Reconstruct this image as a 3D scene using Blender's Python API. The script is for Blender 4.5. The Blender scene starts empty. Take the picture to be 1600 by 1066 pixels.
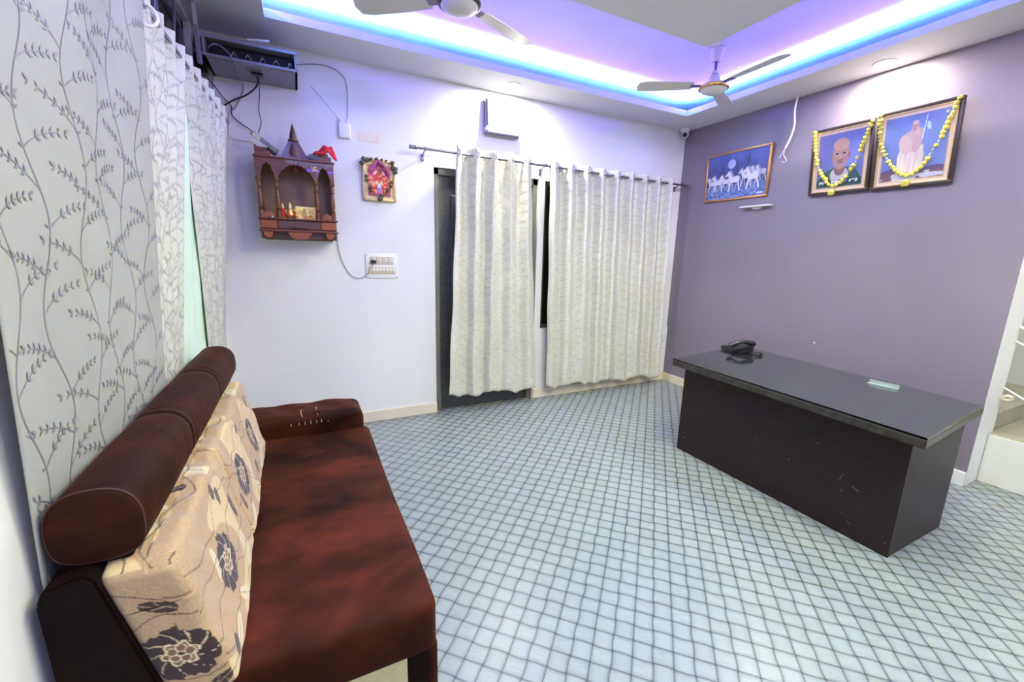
import bpy, bmesh, math, random
import numpy as np
from mathutils import Vector, Matrix
random.seed(7)
PI = math.pi
scene = bpy.context.scene
COL = scene.collection

# ------------------------------------------------------------------ camera
cam_d = bpy.data.cameras.new('camera'); cam = bpy.data.objects.new('camera', cam_d); COL.objects.link(cam)
scene.camera = cam
cam_d.sensor_fit = 'HORIZONTAL'; cam_d.sensor_width = 36.0
cam_d.lens = 36.0 * 654.29 / 1600.0
r_ = Vector((0.895651, -0.444107, 0.024051)); u_ = Vector((0.06805, 0.190278, 0.979369)); f_ = Vector((0.439521, 0.875536, -0.200644))
cam.matrix_world = Matrix(((r_.x, u_.x, -f_.x, 0.0), (r_.y, u_.y, -f_.y, 0.0), (r_.z, u_.z, -f_.z, 1.45), (0, 0, 0, 1)))
cam_d.clip_start = 0.02

# ------------------------------------------------------------------ view and world
scene.view_settings.view_transform = 'Standard'
scene.view_settings.look = 'None'
scene.view_settings.gamma = 1.0
scene.view_settings.use_curve_mapping = False
scene.view_settings.exposure = 0.0
world = bpy.data.worlds.new('world'); scene.world = world; world.use_nodes = True
world.node_tree.nodes['Background'].inputs[0].default_value = (0.02, 0.022, 0.03, 1)
world.node_tree.nodes['Background'].inputs[1].default_value = 1.0

# room
XL, XR, YB, YF, HS, HC = -0.515, 3.888, 3.612, -2.6, 2.82, 3.0
XI0, XI1, YI1, YI0 = -0.096, 3.472, 3.239, -2.2        # inner edges of the ceiling ledge

def srgb(r, g, b):
    def f(c):
        c /= 255.0
        return c/12.92 if c <= 0.04045 else ((c+0.055)/1.055)**2.4
    return (f(r), f(g), f(b), 1.0)

# lights -------------------------------------------------------------
def area(name, loc, rot, sx, sy, power, color, shape='RECTANGLE', spread=PI):
    d = bpy.data.lights.new(name, 'AREA'); d.shape = shape; d.size = sx
    if shape in ('RECTANGLE', 'ELLIPSE'): d.size_y = sy
    d.energy = power; d.color = color; d.spread = spread
    o = bpy.data.objects.new(name, d); COL.objects.link(o); o.location = loc; o.rotation_euler = rot
    return o
CY = (0.10, 0.75, 1.0); VI = (0.13, 0.045, 1.0)
P_CY, P_VI = 10.0, 12.0     # watts per metre
SPC = math.radians(120)
L_x = XI1 - XI0 + 0.1; L_y = YI1 - YI0 + 0.1
for col, pw, dz, off, tilt, spr in ((CY, P_CY, 0.010, 0.045, 0.0, SPC), (VI, P_VI, 0.022, 0.075, 70, PI)):
    t = math.radians(tilt); z = HS + 0.05 + dz
    area('cove_strip_light', ((XI0+XI1)/2, YI1+off, z), (PI + t, 0, 0), L_x, 0.012, pw*L_x, col, spread=spr)
    area('cove_strip_light', ((XI0+XI1)/2, YI0-off, z), (PI - t, 0, 0), L_x, 0.012, pw*L_x, col, spread=spr)
    area('cove_strip_light', (XI1+off, (YI0+YI1)/2, z), (0, PI - t, 0), 0.012, L_y, pw*L_y, col, spread=spr)
    area('cove_strip_light', (XI0-off, (YI0+YI1)/2, z), (0, PI + t, 0), 0.012, L_y, pw*L_y, col, spread=spr)
W_DOWN = (1.0, 0.985, 0.82); W_PANEL = (0.98, 1.0, 0.67)
DOWN_LEDGE = [(3.725, 1.761), (1.661, 3.41), (3.70, -0.6)]  # the last one is an unseen lamp added behind the camera
DOWN_PANEL = [(1.72, 1.95), (1.72, 0.6), (1.1, 1.1), (2.3, 1.1), (2.2, -0.3), (0.75, 0.05)]  # all but the first are unseen fill lamps added to brighten the room
PW = [0.9, 1.2, 1.0, 1.2, 1.35, 0.75]
P_LEDGE, P_PANEL = 30.0, 22.0
for x, y in DOWN_LEDGE: area('downlight_lamp', (x, y, HS-0.012), (0, 0, 0), 0.09, 0.09, P_LEDGE, W_DOWN, 'DISK')
for (x, y), w in zip(DOWN_PANEL, PW): area('downlight_lamp', (x, y, 2.84-0.012), (0, 0, 0), 0.12, 0.12, P_PANEL*w, W_PANEL, 'DISK')
area('stair_fill', (4.75, 0.4, 2.6), (0, 0, 0), 0.3, 0.3, 9.0, (1, 0.97, 0.86), 'DISK')  # unseen fill light for the stairwell, no fixture there

# ------------------------------------------------------------------ node helper
class NT:
    def __init__(s, name, **kw):
        s.m = bpy.data.materials.new(name); s.m.use_nodes = True
        s.t = s.m.node_tree; s.b = s.t.nodes['Principled BSDF']
        for k, v in kw.items(): s.set(k, v)
    def set(s, k, v):
        names = {'color': 'Base Color', 'rough': 'Roughness', 'metal': 'Metallic', 'spec': 'Specular IOR Level', 'sheen': 'Sheen Weight',
                 'sheen_rough': 'Sheen Roughness', 'sheen_tint': 'Sheen Tint', 'emit': 'Emission Color', 'emit_s': 'Emission Strength',
                 'trans': 'Transmission Weight', 'ior': 'IOR', 'coat': 'Coat Weight', 'coat_rough': 'Coat Roughness', 'alpha': 'Alpha', 'normal': 'Normal',
                 'sss': 'Subsurface Weight'}
        i = s.b.inputs[names.get(k, k)]
        if isinstance(v, (E_,)): v = v.s
        if isinstance(v, bpy.types.NodeSocket): s.t.links.new(v, i)
        else: i.default_value = v
    def node(s, typ, **props):
        n = s.t.nodes.new(typ)
        for k, v in props.items(): setattr(n, k, v)
        return n
    def inp(s, sock, v):
        if isinstance(v, E_): v = v.s
        if isinstance(v, bpy.types.NodeSocket): s.t.links.new(v, sock)
        else: sock.default_value = v
    def math(s, op, a, b=None, c=None, clamp=False):
        n = s.node('ShaderNodeMath', operation=op); n.use_clamp = clamp
        s.inp(n.inputs[0], a)
        if b is not None: s.inp(n.inputs[1], b)
        if c is not None: s.inp(n.inputs[2], c)
        return E_(s, n.outputs[0])
    def coord(s, kind='Object'):
        n = s.node('ShaderNodeTexCoord'); sp = s.node('ShaderNodeSeparateXYZ'); s.t.links.new(n.outputs[kind], sp.inputs[0])
        s.vec = n.outputs[kind]
        return [E_(s, o) for o in sp.outputs]
    def combine(s, x, y, z):
        n = s.node('ShaderNodeCombineXYZ')
        for i, v in enumerate((x, y, z)): s.inp(n.inputs[i], v)
        return n.outputs[0]
    def noise(s, vec, scale=5.0, detail=2.0, rough=0.5, dist=0.0):
        n = s.node('ShaderNodeTexNoise'); s.t.links.new(vec, n.inputs['Vector'])
        n.inputs['Scale'].default_value = scale; n.inputs['Detail'].default_value = detail
        n.inputs['Roughness'].default_value = rough; n.inputs['Distortion'].default_value = dist
        return E_(s, n.outputs[0])
    def mix(s, f, a, b):
        n = s.node('ShaderNodeMix', data_type='RGBA')
        s.inp(n.inputs[0], f); s.inp(n.inputs[6], a); s.inp(n.inputs[7], b)
        return n.outputs[2]
    def ramp(s, f, stops):
        n = s.node('ShaderNodeValToRGB'); s.inp(n.inputs[0], f)
        e = n.color_ramp.elements
        e[0].position, e[0].color = stops[0]; e[1].position, e[1].color = stops[-1]
        for p, c in stops[1:-1]:
            k = e.new(p); k.color = c
        return n.outputs[0]
    def bump(s, h, strength=0.3, dist=0.01):
        n = s.node('ShaderNodeBump'); s.inp(n.inputs['Height'], h)
        n.inputs['Strength'].default_value = strength; n.inputs['Distance'].default_value = dist
        s.set('normal', n.outputs[0])
    def mapping(s, vec, scale):
        n = s.node('ShaderNodeMapping'); s.t.links.new(vec, n.inputs[0]); n.inputs['Scale'].default_value = scale
        return n.outputs[0]
class E_:
    def __init__(s, nt, sock): s.n = nt; s.s = sock
    def __add__(s, o): return s.n.math('ADD', s, o)
    __radd__ = __add__
    def __sub__(s, o): return s.n.math('SUBTRACT', s, o)
    def __rsub__(s, o): return s.n.math('SUBTRACT', o, s)
    def __mul__(s, o): return s.n.math('MULTIPLY', s, o)
    __rmul__ = __mul__
    def f(s, op, b=None, c=None): return s.n.math(op, s, b, c)
    def clamp(s): return s.n.math('ADD', s, 0.0, clamp=True)

def simple(name, rgb, rough=0.5, **kw):
    return NT(name, color=srgb(*rgb), rough=rough, **kw).m
def mottled(name, a, b, scale=4.0, rough=0.6, detail=3.0, bump=0.0, bscale=60.0, stretch=None, **kw):
    n = NT(name, rough=rough, **kw); n.coord()
    v = n.vec if stretch is None else n.mapping(n.vec, stretch)
    n.set('color', n.ramp(n.noise(v, scale, detail), [(0.35, srgb(*a)), (0.65, srgb(*b))]))
    if bump: n.bump(n.noise(v, bscale, 2.0), bump, 0.002)
    return n.m
def vcol_mat(name, rough=0.6, sat=1.0, val=1.0, **kw):
    n = NT(name, rough=rough, **kw)
    a = n.node('ShaderNodeAttribute'); a.attribute_name = 'Col'
    h_ = n.node('ShaderNodeHueSaturation'); h_.inputs['Saturation'].default_value = sat; h_.inputs['Value'].default_value = val
    n.t.links.new(a.outputs['Color'], h_.inputs['Color']); n.set('color', h_.outputs[0])
    return n.m

M = {}
M['white_wall'] = mottled('white_paint', (225, 223, 224), (231, 229, 229), 1.5, 0.55, bump=0.05)
M['mauve_wall'] = mottled('mauve_paint', (128, 117, 128), (134, 123, 133), 1.2, 0.42, bump=0.05)
M['ceiling'] = mottled('ceiling_paint', (218, 216, 220), (224, 222, 226), 2.0, 0.6)
M['skirting'] = mottled('cream_tile', (222, 208, 184), (230, 218, 196), 6.0, 0.3)
M['jamb_white'] = mottled('jamb_white', (222, 222, 214), (230, 230, 222), 3.0, 0.5)
M['stair_stone'] = mottled('stair_stone', (150, 146, 122), (176, 172, 146), 5.0, 0.3, 5.0)
M['dark_door'] = mottled('dark_door', (68, 67, 60), (82, 80, 72), 30.0, 0.4, 3.0, 0.2, 90.0)
M['door_frame'] = mottled('door_frame', (104, 102, 90), (118, 116, 102), 12.0, 0.5)
M['black_glass'] = simple('black_glass', (14, 14, 18), 0.08, spec=0.6)
M['alu'] = simple('window_frame_aluminium', (120, 116, 128), 0.4, metal=0.3)
M['chrome'] = simple('chrome', (190, 190, 195), 0.22, metal=1.0)
M['dark_chrome'] = simple('dark_chrome', (128, 126, 138), 0.28, metal=1.0)
M['white_plastic'] = simple('white_plastic', (232, 232, 234), 0.35)
M['cream_plastic'] = simple('cream_plastic', (214, 206, 192), 0.35)
M['beige_switch'] = simple('beige_switch', (206, 178, 140), 0.4)
M['black_plastic'] = simple('black_plastic', (22, 22, 24), 0.3)
M['black_cable'] = simple('black_cable', (38, 36, 44), 0.5)
M['grey_cable'] = simple('grey_cable', (132, 128, 142), 0.5)
M['white_cable'] = simple('white_cable', (196, 192, 204), 0.5)
M['rack_grey'] = simple('rack_grey', (132, 130, 140), 0.5)
M['rack_black'] = simple('rack_inside', (20, 20, 26), 0.7)
M['gold'] = simple('gold', (196, 150, 80), 0.3, metal=0.75)
M['gold_bright'] = simple('gold_bright', (236, 205, 120), 0.3, metal=0.5)
M['glass'] = simple('lamp_glass', (255, 255, 255), 0.2, emit=(1, 0.98, 0.95, 1), emit_s=9.0)
M['emblem_gold'] = simple('emblem_gold', (250, 236, 160), 0.4)
M['red_cloth'] = simple('red_cloth', (205, 22, 34), 0.8)
M['grey_cloth'] = simple('grey_cloth', (96, 106, 116), 0.85)
M['yellow_flower'] = simple('yellow_flower', (206, 194, 84), 0.85)
M['silver_bead'] = simple('silver_bead', (210, 210, 220), 0.3, metal=0.7)
M['dry_flower'] = simple('dry_flower', (92, 88, 66), 0.85)
M['pink_thread'] = simple('pink_thread', (186, 84, 124), 0.8)
M['peach'] = simple('peach_paper', (236, 220, 196), 0.8)
M['dark_frame'] = simple('dark_brown_frame', (60, 46, 42), 0.35)
M['embroidery'] = NT('silver_embroidery', color=srgb(140, 138, 147), rough=0.42, metal=0.15).m
M['print'] = vcol_mat('printed_paper', 0.3, 0.80, 0.84)
M['print_vivid'] = vcol_mat('printed_paper_vivid', 0.35, 1.1, 0.95)
M['floral'] = vcol_mat('floral_fabric', 0.75, sheen=0.25)

# wood for the shrine
n = NT('carved_rosewood', rough=0.38, coat=0.25); n.coord()
n.set('color', n.ramp(n.noise(n.mapping(n.vec, (6, 6, 28)), 3.0, 4.0), [(0.3, srgb(78, 36, 20)), (0.7, srgb(122, 64, 34))])); M['shrine'] = n.m
M['shrine_dark'] = mottled('shrine_dark', (74, 46, 34), (92, 60, 44), 10, 0.4)
M['shrine_back'] = mottled('shrine_back', (112, 82, 60), (136, 102, 74), 9, 0.45)
M['shrine_orange'] = mottled('shrine_orange', (128, 62, 24), (152, 76, 28), 14, 0.4)

# desk wood
n = NT('dark_wenge_laminate', rough=0.42, spec=0.3); x, y, z = n.coord()
g = n.noise(n.mapping(n.vec, (30, 2.0, 60)), 2.0, 4.0)
n.set('color', n.ramp(g, [(0.3, srgb(28, 17, 16)), (0.7, srgb(44, 28, 26))])); M['wenge'] = n.m
M['desk_edge'] = mottled('worn_desk_edge', (28, 25, 21), (62, 56, 47), 22.0, 0.35, 5.0, stretch=(1, 1, 1))
n = NT('desk_glass', color=srgb(226, 240, 236), rough=0.05, trans=1.0, ior=1.5); M['desk_glass'] = n.m
M['desk_top'] = simple('desk_top_grey', (66, 68, 72), 0.3)
M['scratch'] = simple('scratch', (120, 92, 70), 0.6)
M['clear'] = NT('clear_acrylic', color=srgb(225, 240, 240), rough=0.08, trans=0.75, ior=1.3).m

# velvet
def velvet(name, dark, light, scale, stretch=(1, 1, 1)):
    n = NT(name, rough=0.62, sheen=0.05, sheen_rough=0.4, sheen_tint=srgb(190, 70, 40)); n.set('spec', 0.08); n.coord()
    v = n.mapping(n.vec, stretch)
    a = n.noise(v, scale, 3.0, 0.55, 0.8); b = n.noise(v, scale*6, 2.0)
    n.set('color', n.ramp(a*0.85 + b*0.15, [(0.36, srgb(*dark)), (0.5, srgb(*[(d+l)//2 for d, l in zip(dark, light)])), (0.68, srgb(*light))]))
    n.bump(n.noise(v, 14.0, 3.0), 0.35, 0.006)
    return n.m
M['velvet'] = velvet('brown_velvet', (30, 11, 7), (90, 38, 20), 2.2, (1.0, 1.5, 1.0))
M['velvet_roll'] = velvet('brown_velvet_roll', (34, 14, 9), (64, 28, 17), 3.0, (1.6, 1.6, 1.6))
M['velvet_shaded'] = velvet('brown_velvet_shaded', (12, 6, 6), (24, 11, 9), 4.0)  # brown velvet of the unlit sides, shade put into the colour
M['backing'] = mottled('cream_backing_cloth', (186, 174, 126), (198, 186, 140), 26.0, 0.9)
M['piping'] = simple('piping', (66, 32, 24), 0.7)

# curtain cloth
def curtain_mat(name, a, b, trans=0.12):
    n = NT(name, rough=0.5, sheen=0.15); n.set('spec', 0.35); x, y, z = n.coord('Object')
    w = n.noise(n.mapping(n.vec, (1.0, 1.0, 1.0)), 3.0, 2.0)
    n.set('color', n.ramp(w, [(0.3, srgb(*a)), (0.7, srgb(*b))]))
    weave = n.noise(n.mapping(n.vec, (60, 60, 8)), 8.0, 2.0) + n.noise(n.vec, 7.0, 3.0)*2.2
    n.bump(weave, 0.14, 0.004)
    return n.m
M['embroidery_silver'] = NT('silver_thread', color=srgb(166, 165, 166), rough=0.42).m
M['curtain_back'] = curtain_mat('cream_curtain', (203, 200, 184), (212, 209, 193))
M['curtain_left'] = curtain_mat('silver_cream_curtain', (200, 199, 186), (212, 211, 198))
M['curtain_near'] = curtain_mat('silver_cream_curtain_shaded', (158, 157, 148), (170, 169, 160))  # same satin facing away from the light, that shade put into the colour
M['embroidery_pale'] = NT('pale_embroidery', color=srgb(176, 173, 160), rough=0.4).m
M['curtain_mint'] = curtain_mat('mint_sheer', (206, 236, 208), (218, 244, 222))

# floor: printed woven vinyl, weave at 45 degrees to the walls
n = NT('woven_print_vinyl', rough=0.34); x, y, z = n.coord('Object')
cell = 0.0728
u = (x + y)*(1/math.sqrt(2)/cell) - 0.87
v = (x - y)*(1/math.sqrt(2)/cell) - 0.62
wob = n.noise(n.vec, 5.0, 1.0)
u = u + (v*PI).f('SINE')*0.016 + (wob-0.5)*0.05
v = v + (u*PI).f('SINE')*0.016 + (wob-0.5)*0.04
fu = u.f('FLOOR'); fv = v.f('FLOOR')
lu = (u - fu) - 0.5; lv = (v - fv) - 0.5
par = (fu + fv).f('MODULO', 2.0).f('ABSOLUTE')                      # 0 / 1 chequer
au = lu.f('ABSOLUTE')*2.0; av = lv.f('ABSOLUTE')*2.0
# strip passing over shades off at its ends; par=1 runs along u
end = au*par + av*(1.0 - par)
side = av*par + au*(1.0 - par)
shade = end.f('POWER', 3.0)*0.34 + side.f('POWER', 12.0)*0.14
line = au.f('MAXIMUM', av).f('POWER', 10.0)*0.52
node_ = (au*av).f('POWER', 9.0)*0.35
hv = n.combine(u*(par*26.0 + (1.0-par)*1.2), v*((1.0-par)*26.0 + par*1.2), par*5.0)
hatch = n.noise(hv, 1.0, 2.0)
cellv = n.combine(fu, fv, 0.0)
wn = n.node('ShaderNodeTexWhiteNoise'); n.t.links.new(cellv, wn.inputs['Vector'])
tone = E_(n, wn.outputs['Value'])
k = (0.88 - shade - line - node_ + (hatch-0.5)*(par*0.55+0.25) + (tone-0.5)*0.10).clamp()
big = n.noise(n.vec, 0.9, 1.0)
lightc = n.mix(big, srgb(142, 153, 148), srgb(151, 155, 156))
n.set('color', n.mix(k, srgb(44, 50, 52), lightc))
n.bump(k, 0.12, 0.003); M['floor'] = n.m

# ------------------------------------------------------------------ mesh helpers
def link_mesh(name, me, parent=None):
    o = bpy.data.objects.new(name, me); COL.objects.link(o)
    if parent is not None: o.parent = parent
    return o
def obj(name, bm, mat, parent=None, smooth=False, loc=None):
    me = bpy.data.meshes.new(name); bm.to_mesh(me); bm.free()
    for m in (mat if isinstance(mat, (list, tuple)) else [mat]): me.materials.append(m)
    if smooth:
        me.polygons.foreach_set('use_smooth', [True]*len(me.polygons))
        try: me.set_sharp_from_angle(angle=math.radians(42))
        except Exception: pass
    o = link_mesh(name, me, parent)
    if loc: o.location = loc
    return o
def thing(name, label, cat, loc=(0, 0, 0), rotz=0, group=None):
    o = bpy.data.objects.new(name, None); COL.objects.link(o); o.empty_display_size = 0.05
    o.location = loc; o.rotation_euler = (0, 0, rotz); o['label'] = label; o['category'] = cat
    if group: o['group'] = group
    return o
def tag(o, label, cat, group=None):
    o['label'] = label; o['category'] = cat
    if group: o['group'] = group
    return o
def struct(name, bm, mat, parent=None, **kw):
    o = obj(name, bm, mat, parent, **kw)
    o['kind'] = 'structure'
    return o
def BM(): return bmesh.new()
def add_box(bm, x0, x1, y0, y1, z0, z1, bev=0.0, seg=2, mat=0):
    r = bmesh.ops.create_cube(bm, size=1.0)
    vs = r['verts']
    for v in vs:
        v.co = Vector(((x0+x1)/2 + v.co.x*(x1-x0), (y0+y1)/2 + v.co.y*(y1-y0), (z0+z1)/2 + v.co.z*(z1-z0)))
    fs = {f for v in vs for f in v.link_faces}
    for f in fs: f.material_index = mat
    if bev > 0:
        es = list({e for v in vs for e in v.link_edges})
        bmesh.ops.bevel(bm, geom=es, offset=bev, segments=seg, affect='EDGES', profile=0.5)
    return bm
def add_tube(bm, pts, r, seg=8, caps=True, radii=None):
    pts = [Vector(p) for p in pts]
    rings = []
    up0 = Vector((0, 0, 1))
    prev = None
    for i, p in enumerate(pts):
        if i == 0: d = pts[1]-pts[0]
        elif i == len(pts)-1: d = pts[-1]-pts[-2]
        else: d = pts[i+1]-pts[i-1]
        d.normalize()
        if prev is None:
            a = up0 if abs(d.z) < 0.9 else Vector((1, 0, 0))
            s = d.cross(a).normalized()
        else:
            s = (prev - d*prev.dot(d))
            if s.length < 1e-6: s = d.orthogonal()
            s.normalize()
        prev = s
        t = d.cross(s)
        rr = radii[i] if radii else r
        rings.append([bm.verts.new(p + (s*math.cos(2*PI*k/seg) + t*math.sin(2*PI*k/seg))*rr) for k in range(seg)])
    for a, b in zip(rings, rings[1:]):
        for k in range(seg): bm.faces.new((a[k], a[(k+1) % seg], b[(k+1) % seg], b[k]))
    if caps:
        bm.faces.new(rings[0][::-1]); bm.faces.new(rings[-1])
    return bm
def smooth_path(pts, n=6):
    pts = [Vector(p) for p in pts]
    P = [pts[0]] + pts + [pts[-1]]; out = []
    for i in range(1, len(P)-2):
        for k in range(n):
            t = k/n; a, b, c, d = P[i-1], P[i], P[i+1], P[i+2]
            out.append(0.5*((2*b) + (c-a)*t + (2*a-5*b+4*c-d)*t*t + (3*b-a-3*c+d)*t*t*t))
    out.append(pts[-1]); return out
def add_lathe(bm, prof, cx=0, cy=0, seg=24, axis='z', origin=None):
    rings = []
    for r, h in prof:
        ring = []
        for k in range(seg):
            a = 2*PI*k/seg
            if axis == 'z': co = (cx + r*math.cos(a), cy + r*math.sin(a), h)
            elif axis == 'y': co = (origin[0] + r*math.cos(a), origin[1] + h, origin[2] + r*math.sin(a))
            else: co = (origin[0] + h, origin[1] + r*math.cos(a), origin[2] + r*math.sin(a))
            ring.append(bm.verts.new(co))
        rings.append(ring)
    for a, b in zip(rings, rings[1:]):
        for k in range(seg): bm.faces.new((a[k], a[(k+1) % seg], b[(k+1) % seg], b[k]))
    bm.faces.new(rings[0][::-1]); bm.faces.new(rings[-1])
    bmesh.ops.recalc_face_normals(bm, faces=bm.faces[:])
    return bm
def add_prism(bm, poly, axis, a, b):
    """polygon (2D) extruded along an axis: 'y' poly=(x,z); 'x' poly=(y,z); 'z' poly=(x,y)"""
    def P(p, t):
        return {'y': (p[0], t, p[1]), 'x': (t, p[0], p[1]), 'z': (p[0], p[1], t)}[axis]
    va = [bm.verts.new(P(p, a)) for p in poly]; vb = [bm.verts.new(P(p, b)) for p in poly]
    fs = [bm.faces.new(va), bm.faces.new(vb[::-1])]
    for i in range(len(poly)):
        j = (i+1) % len(poly); fs.append(bm.faces.new((va[i], vb[i], vb[j], va[j])))
    bmesh.ops.recalc_face_normals(bm, faces=bm.faces[:])
    return bm
def wall_with_holes(axis, c0, c1, a0, a1, z0, z1, holes):
    """slab between c0..c1 on one axis, spanning a0..a1 on the other, rectangular holes (a0,a1,z0,z1)"""
    bm = BM()
    A = sorted({a0, a1} | {h[0] for h in holes} | {h[1] for h in holes})
    Z = sorted({z0, z1} | {h[2] for h in holes} | {h[3] for h in holes})
    for i in range(len(A)-1):
        run = None
        for j in range(len(Z)-1):
            am, zm = (A[i]+A[i+1])/2, (Z[j]+Z[j+1])/2
            if any(h[0] < am < h[1] and h[2] < zm < h[3] for h in holes): continue
            if axis == 'y': add_box(bm, A[i], A[i+1], c0, c1, Z[j], Z[j+1])
            else: add_box(bm, c0, c1, A[i], A[i+1], Z[j], Z[j+1])
    bmesh.ops.remove_doubles(bm, verts=bm.verts[:], dist=1e-5)
    # drop interior double faces
    seen = {}
    for f in list(bm.faces):
        k = tuple(sorted(v.index for v in f.verts))
    bm.verts.index_update()
    for f in list(bm.faces):
        k = tuple(sorted(v.index for v in f.verts))
        seen.setdefault(k, []).append(f)
    dead = [f for l in seen.values() if len(l) > 1 for f in l]
    if dead: bmesh.ops.delete(bm, geom=dead, context='FACES')
    bmesh.ops.recalc_face_normals(bm, faces=bm.faces[:])
    return bm
def grid_mesh(name, P, mat, parent=None, colors=None, smooth=True, thick=None):
    """P: (n,m,3) numpy array"""
    nn, mm = P.shape[:2]
    idx = np.arange(nn*mm).reshape(nn, mm)
    q = np.stack([idx[:-1, :-1], idx[1:, :-1], idx[1:, 1:], idx[:-1, 1:]], -1).reshape(-1, 4)
    me = bpy.data.meshes.new(name)
    me.vertices.add(nn*mm); me.vertices.foreach_set('co', P.reshape(-1).astype(np.float32))
    me.loops.add(len(q)*4); me.loops.foreach_set('vertex_index', q.reshape(-1).astype(np.int32))
    me.polygons.add(len(q)); me.polygons.foreach_set('loop_start', np.arange(0, len(q)*4, 4, dtype=np.int32))
    me.update(calc_edges=True); me.validate()
    if smooth: me.polygons.foreach_set('use_smooth', [True]*len(me.polygons))
    if colors is not None:
        a = me.color_attributes.new('Col', 'FLOAT_COLOR', 'POINT')
        c = np.ones((nn*mm, 4), np.float32); c[:, :3] = colors.reshape(-1, 3); a.data.foreach_set('color', c.reshape(-1))
    me.materials.append(mat)
    o = link_mesh(name, me, parent)
    if thick:
        md = o.modifiers.new('thickness', 'SOLIDIFY'); md.thickness = thick; md.offset = 0
    return o
def lin(c):
    c = np.asarray(c, float)/255.0
    return np.where(c <= 0.04045, c/12.92, ((c+0.055)/1.055)**2.4)

# ================================================================== SETTING
bm = BM(); add_box(bm, XL-0.2, 5.6, YF-0.2, YB+0.3, -0.1, 0.0); struct('floor', bm, M['floor'])
DX0, DX1, DZ = 1.045, 2.055, 2.155
WX0, WX1, WZ0, WZ1 = 2.125, 3.66, 0.73, 2.145
struct('wall_back', wall_with_holes('y', YB, YB+0.2, XL-0.2, 5.6, 0, 3.1, [(DX0, DX1, 0, DZ), (WX0, WX1, WZ0, WZ1)]), M['white_wall'])
LY0, LY1, LZ0, LZ1 = 1.55, 3.50, 0.95, 2.80
struct('wall_left', wall_with_holes('x', XL-0.2, XL, YF, YB, 0, 3.1, [(LY0, LY1, LZ0, LZ1)]), M['white_wall'])
bm = BM(); add_box(bm, XR, 4.17, 0.932, YB, 0, 3.1); struct('wall_right', bm, [M['mauve_wall'], M['jamb_white']])
wr = bpy.data.objects['wall_right']
for p in wr.data.polygons:
    if p.normal.x < 0.5 and not p.normal.x < -0.5: p.material_index = 1
    if p.normal.x > 0.5: p.material_index = 1
bm = BM(); add_box(bm, 4.14, 5.4, YF-0.15, YF, 0, 3.1); add_box(bm, XL, 4.14, YF-0.15, YF, 0, 3.1); struct('wall_front', bm, M['white_wall'])
bm = BM(); add_box(bm, XR, 4.17, YF, -1.2, 0, 3.1); struct('wall_right_near', bm, M['white_wall'])
bm = BM(); add_box(bm, 5.3, 5.45, YF, YB, 0, 3.1); struct('wall_stair', bm, M['jamb_white'])
bm = BM(); add_box(bm, XL-0.2, 5.6, YF-0.2, YB+0.2, HC, HC+0.15); ceil = struct('ceiling', bm, M['ceiling'])
bm = BM()
for a in ((XL, XI0, YF, YB), (XI1, XR, YF, YB), (XI0, XI1, YI1, YB), (XI0, XI1, YF, YI0)): add_box(bm, a[0], a[1], a[2], a[3], HS, HS+0.05)
# close the ledge against the slab along the walls
struct('ceiling_ledge', bm, M['ceiling'], ceil)
bm = BM(); add_box(bm, 0.62, 2.535, -1.4, 2.246, 2.84, HC+0.01, 0.004); struct('ceiling_panel', bm, M['ceiling'], ceil)
bm = BM(); add_box(bm, XR, 5.3, -1.2, 0.932, HS+0.06, HC); struct('ceiling_stair', bm, M['ceiling'], ceil)
bm = BM(); add_box(bm, XR, 4.17, -1.2, 0.932, HS-0.02, HC); struct('lintel', bm, M['ceiling'], ceil)
# skirting
bm = BM()
add_box(bm, XL, DX0+0.002, YB-0.014, YB, 0, 0.095, 0.003); add_box(bm, DX1+0.012, XR, YB-0.014, YB, 0, 0.095, 0.003)
struct('baseboard_back', bm, M['skirting'])
bm = BM(); add_box(bm, XR-0.014, XR, 1.25, YB-0.014, 0, 0.095, 0.003); struct('baseboard_right', bm, M['skirting'])
bm = BM(); add_box(bm, XR-0.016, XR, 0.932, 1.25, 0, 0.10, 0.003); struct('baseboard_right_white', bm, M['white_plastic'])

# door_1 : dark door set back in the wall
d1 = thing('door_1', 'dark grey door behind the narrower cream curtain', 'door', (1.55, YB, 0)); d1['kind'] = 'structure'
del d1['category']
def at(o, *c): return tuple(Vector(c) - o.location)
bm = BM(); y0, y1 = 0.025, 0.10
add_box(bm, DX0-1.55, DX0-1.55+0.05, y0, y1, 0, DZ, 0.004); add_box(bm, DX1-1.55-0.05, DX1-1.55, y0, y1, 0, DZ, 0.004)
add_box(bm, DX0-1.55, DX1-1.55, y0, y1, DZ-0.055, DZ, 0.004); obj('door_frame', bm, M['door_frame'], d1)
bm = BM(); add_box(bm, DX0-1.55+0.045, DX1-1.55-0.045, 0.055, 0.09, 0.005, DZ-0.05, 0.003)
for zz in ((0.18, 0.95), (1.1, 1.95)): add_box(bm, -0.34, 0.34, 0.045, 0.06, zz[0], zz[1], 0.008)
obj('door_leaf', bm, M['dark_door'], d1)
bm = BM(); add_tube(bm, [(0.38, 0.05, 1.0), (0.38, 0.015, 1.0), (0.28, 0.015, 1.0)], 0.009); obj('door_handle', bm, M['chrome'], d1, True)
bm = BM(); add_box(bm, DX0-0.1, WX1+0.1, YB+0.19, YB+0.21, 0, 2.3); obj('backing_panel', bm, M['dark_door'], d1, loc=(-1.55, -YB, 0))

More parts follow.
